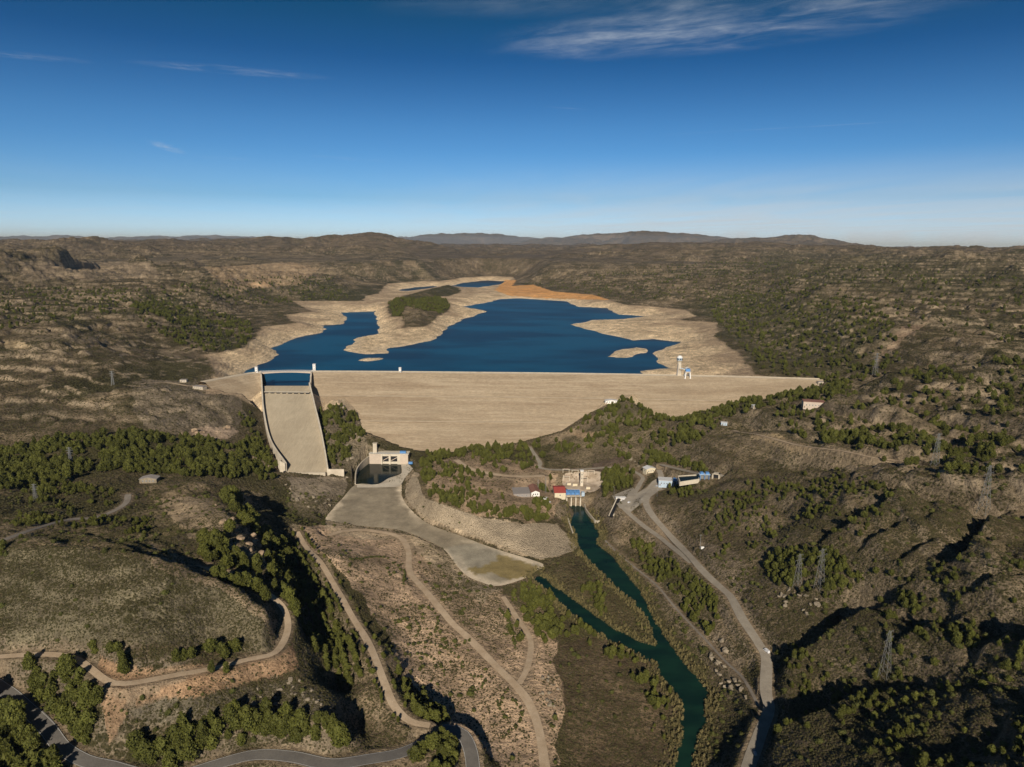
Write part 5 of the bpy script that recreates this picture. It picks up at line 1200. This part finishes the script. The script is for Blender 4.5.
def scatter(polys_pix, dens, hrange, patch, seed):
    r = np.random.default_rng(seed)
    wv = []
    for a, b in polys_pix:
        try: wv.append(hit(a, b)[:2])
        except Exception: pass
    # sample evenly per ground area inside the matching sector of the ground
    wv = np.array(wv); az = np.arctan2(wv[:, 0], wv[:, 1]); rr_ = np.hypot(wv[:, 0], wv[:, 1]); a0, a1 = az.min() - .02, az.max() + .02; r0, r1 = max(230, rr_.min() * .85), min(7500, rr_.max() * 1.15)
    area = (a1 - a0) * (r1 * r1 - r0 * r0) / 2; n = int(min(area * dens / 100, 600000)); A = r.uniform(a0, a1, n); Q = np.sqrt(r.uniform(r0 * r0, r1 * r1, n)); x, y = Q * np.sin(A), Q * np.cos(A); z = hgt(x, y)
    u, v = project(x, y, z); jx = fbm(x, y, 25, 2) * 2.5; k = in_poly(polys_pix, u + jx, v + jx * .6) & (hgt(x, y, FREE) > .9)
    pn = fbm(x, y, 40, 3, .6, 77.) * (1 if patch else 0); k &= (pn > (patch - .5) * .9) | (r.random(n) < .08)
    x, y, z = x[k], y[k], z[k]; h = r.uniform(*hrange, k.sum()) * r.choice([.6, .8, 1, 1, 1.1], k.sum()); return np.column_stack([x, y, z, h])
T = []; TL = []
for i, (lab, grp, pl, dens, hr, pt) in enumerate(TZ):
    if i in (1, 14, 15, 16, 17, 18, 26, 33): hr = (hr[0] * .66, hr[1] * .72); dens *= 1.5
    if i in (24, 25): dens *= .5
    a = scatter(pl, dens * (2.4 if pt > .25 else 2.1), (hr[0] * 1.12, hr[1] * 1.15), pt, 100 + i); T.append(a); TL += [i] * len(a)
# planted rows beside the canal track in the canyon
trk = next(ln for (nm, w, mt, ln) in ROAD_W if nm == 'dirt_track' and abs(w - 5.0) < .01)
ROW = len(TZ); TZ.append(('pine in the planted rows running down the canyon beside the dirt track', 'pines of the planted rows', None, 0, 0, 0)); EDGE = len(TZ); TZ.append(('low pine in the single row edging the dirt track in the canyon', 'pines edging the canal track', None, 0, 0, 0))
tt_ = np.gradient(trk[:, :2], axis=0); tt_ /= np.linalg.norm(tt_, axis=1)[:, None]; nn_ = np.column_stack([tt_[:, 1], -tt_[:, 0]])
if nn_[:, 0].mean() > 0: nn_ = -nn_
rows = []
for off, st_, lab, hr in ((5.2, 1, EDGE, (3.2, 5)), (-4.8, 1, EDGE, (3.5, 5)), (13, 1, ROW, (6, 9)), (19, 1, ROW, (6, 9)), (25, 1, ROW, (6, 9)), (31, 1, ROW, (6, 9)), (37, 1, ROW, (5, 8))):
    lo = 3; hi_ = len(trk)
    for i in range(lo, hi_, st_):
        if off > 10 and trk[i, 1] < trk[0, 1] + 38 + (off - 10) * 1.2: continue
        if off > 10 and trk[i, 1] > trk[-1, 1] - (off - 10) * 2.2 - 10: continue
        q = trk[i, :2] + nn_[i] * off + rng.uniform(-1.1, 1.1, 2)
        if hgt(q[0], q[1], FREE) < .9 or rng.random() < (.12 if off > 0 else .3): continue
        rows.append((q[0], q[1], float(hgt(*q)), rng.uniform(*hr))); TL.append(lab)
T.append(np.array(rows)); T = np.vstack(T); TL = np.array(TL)
TVAR = rng.integers(0, 4, len(T)); TROT = rng.uniform(0, 6.28, len(T)); TU, TV_ = project(T[:, 0], T[:, 1], T[:, 2] + T[:, 3] / 2)
dist_ = np.sqrt(T[:, 0] ** 2 + T[:, 1] ** 2 + (T[:, 2] - CAMZ) ** 2); px_ = T[:, 3] / dist_ * F
def seen(P_, lift):      # not hidden behind a ridge
    ok = np.ones(len(P_), bool); rr_ = np.hypot(P_[:, 0], P_[:, 1]); tz = P_[:, 2] + lift
    for f in np.linspace(.35, .985, 60): ok &= hgt(P_[:, 0] * f, P_[:, 1] * f) < CAMZ + (tz - CAMZ) * f + .3
    return ok
vis = (TU > 2) & (TU < 1022) & (TV_ > 0) & (TV_ < 765) & seen(T, T[:, 3] * .8)
order = np.argsort(-np.where(vis, px_, 0)); ind = order[:300]; rest = np.setdiff1d(np.arange(len(T)), ind)
print('ZONES', [(i, int((TL == i).sum()), TZ[i][1]) for i in range(len(TZ))]); print('TREES', len(T), 'visible', vis.sum())
protos = []
for k in ind:
    x, y, z, h = map(float, T[k]); lab, grp = TZ[TL[k]][:2]; t = bpy.data.objects.new('pine_tree', None); COL.objects.link(t); t.location = (x, y, z - .1); t.rotation_euler = (0, 0, float(TROT[k])); t.scale = (h, h, h); t.empty_display_size = .3
    tag(t, lab, 'tree', grp)
    c = bpy.data.objects.new('crown', PINE_C[TVAR[k]]); COL.objects.link(c); c.parent = t; b = bpy.data.objects.new('trunk', PINE_T[TVAR[k]]); COL.objects.link(b); b.parent = t
    protos.append((TVAR[k], c, b))
def instancer(name, P_, rot, scl, var, sources, zs=1.0, label=None, flat=None):
    """one object: a copy of one of the source meshes on every point"""
    me = bpy.data.meshes.new(name); me.vertices.add(len(P_)); me.vertices.foreach_set('co', np.asarray(P_, np.float32).ravel())
    for nm, ty, d in (('rotz', 'FLOAT', rot), ('scl', 'FLOAT', scl), ('var', 'INT', var)): at = me.attributes.new(nm, ty, 'POINT'); at.data.foreach_set('value', np.asarray(d, np.int32 if ty == 'INT' else np.float32))
    o = bpy.data.objects.new(name, me); COL.objects.link(o); ng = bpy.data.node_groups.new(name, 'GeometryNodeTree'); ng.interface.new_socket('Geometry', in_out='INPUT', socket_type='NodeSocketGeometry'); ng.interface.new_socket('Geometry', in_out='OUTPUT', socket_type='NodeSocketGeometry')
    N_ = ng.nodes; L_ = ng.links; gi = N_.new('NodeGroupInput'); go = N_.new('NodeGroupOutput'); jn = N_.new('GeometryNodeJoinGeometry'); L_.new(jn.outputs[0], go.inputs[0])
    def attr(nm, ty): a = N_.new('GeometryNodeInputNamedAttribute'); a.data_type = ty; a.inputs[0].default_value = nm; return a.outputs[0]
    rz = N_.new('ShaderNodeCombineXYZ'); L_.new(attr('rotz', 'FLOAT'), rz.inputs[2]); sc = N_.new('ShaderNodeCombineXYZ'); s_ = attr('scl', 'FLOAT'); L_.new(s_, sc.inputs[0]); L_.new(s_, sc.inputs[1]); mz = N_.new('ShaderNodeMath'); mz.operation = 'MULTIPLY'; L_.new(s_, mz.inputs[0]); mz.inputs[1].default_value = zs; L_.new(mz.outputs[0], sc.inputs[2])
    for vi, src in enumerate(sources):
        pts = N_.new('GeometryNodeInstanceOnPoints'); L_.new(gi.outputs[0], pts.inputs['Points']); cmp_ = N_.new('FunctionNodeCompare'); cmp_.data_type = 'INT'; cmp_.operation = 'EQUAL'; L_.new(attr('var', 'INT'), cmp_.inputs[2]); cmp_.inputs[3].default_value = vi
        L_.new(cmp_.outputs[0], pts.inputs['Selection']); jj = N_.new('GeometryNodeJoinGeometry')
        for ob_ in src: oi = N_.new('GeometryNodeObjectInfo'); oi.inputs['Object'].default_value = ob_; L_.new(oi.outputs['Geometry'], jj.inputs[0])
        L_.new(jj.outputs[0], pts.inputs['Instance']); L_.new(rz.outputs[0], pts.inputs['Rotation']); L_.new(sc.outputs[0], pts.inputs['Scale']); L_.new(pts.outputs[0], jn.inputs[0])
    md = o.modifiers.new('points', 'NODES'); md.node_group = ng; o['kind'] = 'stuff'; return o
srcs = [next((c, b) for v, c, b in protos if v == i) for i in range(4)]
instancer('pine_woodland', T[rest, :3] - [0, 0, .1], TROT[rest], T[rest, 3], TVAR[rest], srcs)

# shrubs: rounded bushes dotted over the slopes; the largest in the picture stand alone, the others are cover
SZ = [('round dark bush on the brown excavated flat', 'bushes on the excavated flat', [(330,540),(400,560),(450,610),(500,690),(530,767),(480,767),(420,700),(370,610)], .55), ('bush on the rough strip beside the stilling basin', 'bushes beside the basin', [(400,545),(440,560),(500,592),(520,640),(470,630),(420,590)], 1.3),
      ('bush on the pale rock fill slope', 'bushes on the rock fill', [(404,490),(430,506),(500,530),(540,550),(500,545),(430,525),(412,512)], .16), ('bush in the river delta', 'bushes of the river delta', [(545,560),(600,575),(655,640),(600,615)], 1.6), ('bush on the river bank', 'bushes of the river bank', [(600,540),(650,570),(720,650),(750,710),(740,767),(705,767),(715,700),(660,610)], 2.6),
      ('bush on the reed flat by the river', 'bushes round the reed flat', [(500,600),(560,640),(660,680),(685,720),(660,790),(540,790),(550,690)], .5), ('bush on the lower left slope', 'bushes of the lower left slope', [(100,690),(300,670),(345,720),(330,745),(150,745)], .9), ('bush on the big grassy hill', 'bushes of the grassy hill', [(0,550),(160,565),(260,610),(260,650),(0,650)], .35),
      ('bush on the left plateau', 'bushes of the left plateau', [(0,490),(200,485),(250,530),(270,590),(180,560),(0,545)], .9), ('bush on the right slope', 'bushes of the right slope', [(690,540),(760,560),(1060,560),(1060,790),(770,790),(780,670)], 1.5), ('bush on the stony slope above the road', 'bushes above the valley road', [(690,480),(1060,470),(1060,570),(760,560),(700,540)], 1.0),
      ('bush below the spillway lip', 'bushes below the spillway', [(270,485),(345,495),(350,525),(300,530),(280,510)], 1.4)]
B_, BL = [], []
for i, (lab, grp, pl, dens) in enumerate(SZ):
    a = scatter(pl, dens, (1.6, 3.6), .30, 300 + i); B_.append(a); BL += [i] * len(a)
ARCS = [[(392,613),(408,606),(425,607),(437,616),(436,630),(428,638)],[(396,622),(410,618),(420,626),(418,634)],[(408,645),(428,643),(447,650),(459,658),(462,668)],[(405,655),(425,655),(440,666),(445,676)],[(470,676),(485,680),(478,690),(466,692)],[(512,700),(522,712),(515,728),(502,740)],[(508,690),(500,705),(505,718)],[(350,560),(380,557),(398,566),(404,580)],[(470,640),(450,650),(445,640)],[(500,610),(512,628),(516,650)],[(404,570),(404,585)],[(380,640),(392,655),(402,668)]]
for q in ARCS:
    ln = smooth_line(np.array([hit(a, b) for a, b in q]), 2.6); j = rng.uniform(-.9, .9, (len(ln), 2)); k = rng.random(len(ln)) < .8
    a = np.column_stack([ln[:, :2] + j, hgt(ln[:, 0], ln[:, 1]), rng.uniform(1.3, 2.6, len(ln))])[k]; B_.append(a); BL += [0] * len(a)
B_ = np.vstack(B_); BL = np.array(BL); BU, BV = project(B_[:, 0], B_[:, 1], B_[:, 2]); dist_ = np.sqrt(B_[:, 0] ** 2 + B_[:, 1] ** 2 + (B_[:, 2] - CAMZ) ** 2)
vis = (BU > 2) & (BU < 1022) & (BV < 765) & seen(B_, 1.0); bord = np.argsort(-np.where(vis, B_[:, 3] / dist_, 0)); bi = bord[:300]; brest = np.setdiff1d(np.arange(len(B_)), bi)
BVAR = rng.integers(0, 2, len(B_)); bsrc = {}
for k in bi:
    x, y, z, h = map(float, B_[k]); lab, grp = SZ[BL[k]][:2]; o = bpy.data.objects.new('bush', BUSH[BVAR[k]]); COL.objects.link(o); o.location = (x, y, z); o.rotation_euler = (0, 0, rng.uniform(0, 6.28)); o.scale = (h, h, h * .9); tag(o, lab, 'bush', grp); bsrc.setdefault(int(BVAR[k]), o)
instancer('shrubbery', B_[brest, :3], rng.uniform(0, 6.28, len(brest)), B_[brest, 3], BVAR[brest], [(bsrc[0],), (bsrc[1],)], .9)
# low scrub, everywhere the cover mask allows
def field(n, r0, r1, s0, s1, seed, pw=1.0):
    r = np.random.default_rng(seed); A = r.uniform(math.radians(-42), math.radians(42), n); Q = np.sqrt(r.uniform(r0 * r0, r1 * r1, n)); x, y = Q * np.sin(A), Q * np.cos(A)
    sc = hgt(x, y, scrub); nz = fbm(x, y, 22, 3, .6, 9.) * .5 + fbm(x, y, 90, 2, .5, 4.) * .35; k = (r.random(n) < np.clip((sc * 1.25 + nz * np.clip(sc * 2.2, 0, 1)) * pw, .01, 1)) & (hgt(x, y, FREE) > .9)
    u, v = project(x, y, hgt(x, y)); k &= (u > -60) & (u < 1084) & (v < 800)
    x, y = x[k], y[k]; return np.column_stack([x, y, hgt(x, y)]), r.uniform(s0, s1, k.sum())
fs_ = [field(260000, 225, 620, .45, 1.25, 1), field(150000, 620, 1400, .8, 2.0, 2), field(70000, 1400, 3600, 1.8, 4.2, 3, .8)]
# twin source tufts stand on the ground like any other
tufts = []
for i in range(2):
    p = fs_[0][0][100 + i]; o = bpy.data.objects.new('scrub_tuft', SCR[i]); COL.objects.link(o); o.location = tuple(map(float, p)); o.scale = (1.5,) * 3; o['kind'] = 'stuff'; tufts.append(o)
FP = np.vstack([f[0] for f in fs_]); FSC = np.concatenate([f[1] for f in fs_]); print('SCRUB', len(FP))
instancer('hillside_scrub', FP, rng.uniform(0, 6.28, len(FP)), FSC, rng.integers(0, 2, len(FP)), [(tufts[0],), (tufts[1],)], .75)

# reeds and willow tufts fringing the river
rr2 = np.random.default_rng(77); n = 60000; bx = rivp.min(0) - 12, rivp.max(0) + 12; x = rr2.uniform(bx[0][0], bx[1][0], n); y = rr2.uniform(bx[0][1], bx[1][1], n)
sd = sdist(rivp, x, y) + fbm(x, y, 16, 3) * 1.6; k = (np.hypot(x - GS[0], y - GS[1]) > 28) & (sd > -1.2) & (sd < 9) & (rr2.random(n) < np.clip(.75 - sd * .07 + fbm(x, y, 30, 2) * .5, .05, 1)); x, y = x[k], y[k]
me = crown_mesh('reed_tuft', 90, [(-.1, .30), (.3, .42), (.8, .40), (1.2, .15)], 40, .20, .6); me.materials.append(M['reed']); ro = bpy.data.objects.new('reed_tuft', me); COL.objects.link(ro); ro.location = (float(x[0]), float(y[0]), float(max(RIVER_Z, hgt(x[0], y[0])))); ro.scale = (2,) * 3; ro['kind'] = 'stuff'
instancer('river_reeds', np.column_stack([x, y, np.maximum(hgt(x, y), RIVER_Z - .1)]), rr2.uniform(0, 6.28, len(x)), rr2.uniform(.8, 2.4, len(x)), rr2.integers(0, 2, len(x)), [(ro,), (tufts[0],)], 1.0)

# ------------------------------------------------------------------ rocks
def rock_mesh(seed, sub=2):
    bm = bmesh.new(); bmesh.ops.create_icosphere(bm, subdivisions=sub, radius=1.0); r = np.random.default_rng(seed); pl_ = [(Vector(r.normal(size=3)).normalized(), r.uniform(.42, .8)) for _ in range(13)]
    for v in bm.verts:
        for n_, d in pl_:
            q = v.co.dot(n_)
            if q > d: v.co -= n_ * (q - d)
        v.co *= 1 + .05 * math.sin(v.co.x * 9 + seed) * math.cos(v.co.y * 8 + v.co.z * 7)
    me = bpy.data.meshes.new('rock'); bm.to_mesh(me); bm.free(); return me
RM = [rock_mesh(i) for i in range(5)]
for me in RM[:3]: me.materials.append(M['rock'])
for me in RM[3:]: me.materials.append(M['rock_orange'])
RZ = [('jagged limestone outcrop on the canyon rim', 'outcrops on the canyon rim', [(212,492),(232,505),(244,525),(262,548),(272,562),(262,566),(245,545),(225,525),(210,505)], 22, (2, 4.6)), ('limestone outcrop on the wooded knoll right of the spillway', 'outcrops on the rocky knoll', [(338,402),(355,408),(364,432),(362,450),(350,470),(346,480),(344,440)], 18, (2.5, 5.5)),
      ('pale boulder on the stony bank between the river path and the road', 'boulders below the valley road', [(706,630),(722,640),(750,690),(745,708),(722,690),(706,655)], 24, (1.5, 3.5)), ('grey crag right of the valley road', 'crags right of the valley road', [(760,580),(800,592),(830,604),(815,622),(790,612),(762,596)], 14, (1.6, 3.4)),
      ('rock on the stony bank beside the dirt road', 'rocks beside the dirt road', [(545,668),(560,672),(562,700),(545,720),(535,690)], 14, (1.2, 3)), ('stone block on the slope below the bench road', 'stones of the lower left slope', [(225,690),(300,675),(335,700),(330,712),(240,705)], 22, (1.2, 2.8)),
       ('boulder under the spillway lip', 'boulders below the spillway', [(282,482),(300,497),(340,498),(342,510),(300,508)], 14, (2, 4)), ('ochre rock in the cutting above the white house', 'ochre rocks of the cutting', [(628,458),(640,455),(642,466),(630,468)], 6, (2, 4)),
      ('pale rock on the brow above the pine belt', 'rocks of the left brow', [(178,433),(236,424),(236,432),(190,440)], 10, (2.5, 5))]
for zi, (lab, grp, pl, n, sr_) in enumerate(RZ):
    r = np.random.default_rng(500 + zi); bx = np.array(pl); c = 0
    for _ in range(n * 30):
        if c >= n: break
        u, v = r.uniform(bx[:, 0].min(), bx[:, 0].max()), r.uniform(bx[:, 1].min(), bx[:, 1].max())
        if not in_poly(pl, np.array([u]), np.array([v]))[0]: continue
        p = hit(u, v)
        if hgt(p[0], p[1], FREE) < .9: continue
        c += 1; s = r.uniform(*sr_); o = bpy.data.objects.new('rock', RM[(3 + zi % 2) if zi in (0, 8) else int(r.integers(0, 3))]); COL.objects.link(o)
        o.location = (p[0], p[1], p[2] + s * .12); o.scale = (s * r.uniform(.7, 1.3), s * r.uniform(.6, 1), s * r.uniform(.45, .85)); o.rotation_euler = (r.uniform(-.3, .3), r.uniform(-.3, .3), r.uniform(0, 6.28)); tag(o, lab, 'rock', grp)
SUN_E, SUN_A = 27.5, 182.0
HAZE = 1.7e-5
FARHAZE = 6.0e-5
SKYRAMP = [(0.0, (1.05, 1.5, 2.4)), (1.0, (.01, .08, .16)), (.023, (.88, 1.28, 2.0)), (.063, (.44, .82, 1.27)), (.156, (.27, .61, .95)), (.24, (.075, .34, .60)), (.30, (.03, .28, .42)), (.45, (.02, .18, .3))]
CLOUDC = (7.5, 8.2, 8.9)
CLOUDS = [(500, 52, 1000, -12, .5, .55, 2.4), (540, 45, 760, 22, .5, .35, 2.2), (380, 5, 900, -30, .35, .2, 1.5), (560, 232, 1050, 196, .12, .35, 1.2), (-60, 214, 200, 206, .1, .3, 1.5), (130, 62, 330, 78, .25, .32, 2.5), (150, 140, 182, 154, .25, .6, 2), (660, 135, 960, 118, .03, .35, 1.5), (-40, 50, 90, 62, .35, .25, 2), (300, 155, 400, 162, .25, .18, 2), (190, 156, 260, 160, .3, .2, 2), (0, 196, 45, 195, .06, .5, 2), (-20, 210, 110, 212, .06, .3, 2), (540, 106, 590, 110, .15, .25, 2)]
# ------------------------------------------------------------------ camera, sun, sky
cam = bpy.data.cameras.new('camera'); co = bpy.data.objects.new('camera', cam); COL.objects.link(co); scene.camera = co
cam.sensor_fit = 'HORIZONTAL'; cam.sensor_width = 36; cam.lens = F / W_PX * 36; cam.clip_start = 1; cam.clip_end = 90000
m = Matrix.Identity(4)
for i in range(3): m[i][0] = RGT[i]; m[i][1] = UPV[i]; m[i][2] = -FWD[i]
m[2][3] = CAMZ; co.matrix_world = m
SUN_EL = math.radians(SUN_E); sd_ = Vector((math.sin(math.radians(SUN_A)) * math.cos(SUN_EL), math.cos(math.radians(SUN_A)) * math.cos(SUN_EL), math.sin(SUN_EL)))
sun = bpy.data.lights.new('sun', 'SUN'); sun.energy = 4.75; sun.angle = math.radians(.55); sun.color = (1, .90, .755); so = bpy.data.objects.new('sun', sun); COL.objects.link(so)
so.rotation_euler = (-sd_).to_track_quat('-Z', 'Y').to_euler(); so.location = (0, 0, 900)
w = bpy.data.worlds.new('World'); scene.world = w; w.use_nodes = True; nt = w.node_tree; N = nt.nodes; L = nt.links
bg = N['Background']; bg.inputs['Strength'].default_value = .075
sky = N.new('ShaderNodeTexSky'); sky.sky_type = 'NISHITA'; sky.sun_disc = False; sky.sun_elevation = SUN_EL; sky.sun_rotation = math.radians(SUN_A); sky.altitude = 500; sky.air_density = 1.0; sky.dust_density = .5; sky.ozone_density = 3.0
tc = N.new('ShaderNodeTexCoord'); sep = N.new('ShaderNodeSeparateXYZ'); L.new(tc.outputs['Generated'], sep.inputs[0])
def MM(op, a, b=0.0, clamp=False):
    n = N.new('ShaderNodeMath'); n.operation = op; n.use_clamp = clamp
    for i, q in enumerate((a, b)):
        if isinstance(q, bpy.types.NodeSocket): L.new(q, n.inputs[i])
        else: n.inputs[i].default_value = q
    return n.outputs[0]
def MR(v, a, b, c=0., d=1.):
    n = N.new('ShaderNodeMapRange'); n.interpolation_type = 'SMOOTHSTEP'; L.new(v, n.inputs[0])
    for i, q in zip((1, 2, 3, 4), (a, b, c, d)): n.inputs[i].default_value = q
    return n.outputs[0]
def MIX(f, a, b, mode='MIX'):
    n = N.new('ShaderNodeMix'); n.data_type = 'RGBA'; n.blend_type = mode
    for s, q in ((n.inputs[0], f), (n.inputs[6], a), (n.inputs[7], b)):
        if isinstance(q, bpy.types.NodeSocket): L.new(q, s)
        elif isinstance(q, tuple): s.default_value = (*q, 1)
        else: s.default_value = q
    return n.outputs[2]
ez = sep.outputs[2]
# deep polarised blue overhead
ramp = N.new('ShaderNodeValToRGB'); L.new(MM('MAXIMUM', ez, 0.0), ramp.inputs[0]); cr_ = ramp.color_ramp
for i, (p, c) in enumerate(SKYRAMP):
    e = cr_.elements[i] if i < 2 else cr_.elements.new(p)
    e.position = p; e.color = (*[q / 2.5 for q in c], 1)
skm = N.new('ShaderNodeVectorMath'); skm.operation = 'SCALE'; L.new(MIX(1.0, sky.outputs[0], ramp.outputs[0], 'MULTIPLY'), skm.inputs[0]); skm.inputs[3].default_value = 2.5; skyc = skm.outputs[0]
# thin cirrus on a high flat layer
inv = MM('DIVIDE', 1.0, MM('MAXIMUM', ez, .02)); cx = MM('MULTIPLY', sep.outputs[0], inv); cy = MM('MULTIPLY', sep.outputs[1], inv)
def layer(sx, sy, ox, oy, rot, scale, detail=6, rough=.6, dist=.6):
    cb = N.new('ShaderNodeCombineXYZ'); a = math.cos(rot); b = math.sin(rot)
    L.new(MM('ADD', MM('MULTIPLY', MM('ADD', MM('MULTIPLY', cx, a), MM('MULTIPLY', cy, b)), sx), ox), cb.inputs[0])
    L.new(MM('ADD', MM('MULTIPLY', MM('SUBTRACT', MM('MULTIPLY', cy, a), MM('MULTIPLY', cx, b)), sy), oy), cb.inputs[1])
    n = N.new('ShaderNodeTexNoise'); n.inputs['Scale'].default_value = scale; n.inputs['Detail'].default_value = detail; n.inputs['Roughness'].default_value = rough; n.inputs['Distortion'].default_value = dist; L.new(cb.outputs[0], n.inputs['Vector']); return n.outputs['Fac']
def blob(x0, y0, rx, ry, rot=0.0):
    a = math.cos(rot); b = math.sin(rot); dx = MM('SUBTRACT', cx, x0); dy = MM('SUBTRACT', cy, y0)
    u = MM('DIVIDE', MM('ADD', MM('MULTIPLY', dx, a), MM('MULTIPLY', dy, b)), rx); v = MM('DIVIDE', MM('SUBTRACT', MM('MULTIPLY', dy, a), MM('MULTIPLY', dx, b)), ry)
    return MR(MM('ADD', MM('MULTIPLY', u, u), MM('MULTIPLY', v, v)), 1.0, 0.0)
cl = 0.0
for (px_, py_, qx, qy, hw, amt, kind) in CLOUDS:   # each wisp lies between two sky directions
    d1, d2 = ray(px_, py_), ray(qx, qy); a = (d1[0] / d1[2], d1[1] / d1[2]); b = (d2[0] / d2[2], d2[1] / d2[2])
    rot = math.atan2(b[1] - a[1], b[0] - a[0]); ln_ = math.hypot(b[0] - a[0], b[1] - a[1]) / 2
    m_ = blob((a[0] + b[0]) / 2, (a[1] + b[1]) / 2, ln_ * 1.15, hw * ln_, rot)
    t = layer(1.0, 2.1, px_ * .37, py_ * .11, rot, kind / ln_, 8, .62, .5); t2 = layer(1.0, 1.5, py_ * .3, 3, rot, kind * 4 / ln_, 4, .6, .3)
    v = MM('MULTIPLY', MM('MULTIPLY', MR(t, .30, .92), MR(t2, .25, .7, .45, 1.)), m_); v = MM('MULTIPLY', v, amt)
    cl = v if cl == 0.0 else MM('ADD', cl, v)
# pale veil low on the right
veil = MM('MULTIPLY', MR(ez, .13, .02), MR(MM('DIVIDE', sep.outputs[0], MM('MAXIMUM', sep.outputs[1], .05)), -.35, .35, .25, 1.0))
vt = layer(.35, .12, 5, 2, .1, 1.2, 5, .6, .4); veil = MM('MULTIPLY', MM('MULTIPLY', veil, MR(vt, .25, .7, .5, 1.0)), .80)
cl = MM('ADD', cl, veil, True)
cl = MM('MULTIPLY', cl, MR(ez, .0, .012))
fin_ = MIX(cl, skyc, CLOUDC)
L.new(fin_, bg.inputs['Color'])
# thin dry haze filling the air over the valleys
hz = bpy.data.materials.new('haze'); hz.use_nodes = True; t = hz.node_tree; t.nodes.clear(); ou = t.nodes.new('ShaderNodeOutputMaterial')
vs_ = t.nodes.new('ShaderNodeVolumeScatter'); vs_.inputs['Color'].default_value = (.62, .80, 1, 1); vs_.inputs['Density'].default_value = HAZE; vs_.inputs['Anisotropy'].default_value = .1
t.links.new(vs_.outputs[0], ou.inputs['Volume'])
hz2 = hz.copy(); hz2.name = 'distant_haze'; next(n for n in hz2.node_tree.nodes if n.type == 'VOLUME_SCATTER').inputs['Density'].default_value = FARHAZE; next(n for n in hz2.node_tree.nodes if n.type == 'VOLUME_SCATTER').inputs['Color'].default_value = (.55, .76, 1, 1)
MB().box(-39000, 39000, 8200, 25500, -30, 480).build('distant_haze', hz2, kind='stuff')
if HAZE > 0: MB().box(-40000, 40000, -3000, 26000, -40, 800).build('haze', hz, kind='stuff')
scene.cycles.volume_bounces = 0; scene.cycles.max_bounces = 6; scene.cycles.diffuse_bounces = 2; scene.cycles.transparent_max_bounces = 8
scene.cycles.volume_step_rate = 10
scene.view_settings.view_transform = 'Standard'; scene.view_settings.look = 'None'; scene.view_settings.exposure = 0
scene.render.engine = 'CYCLES'; scene.cycles.use_denoising = True
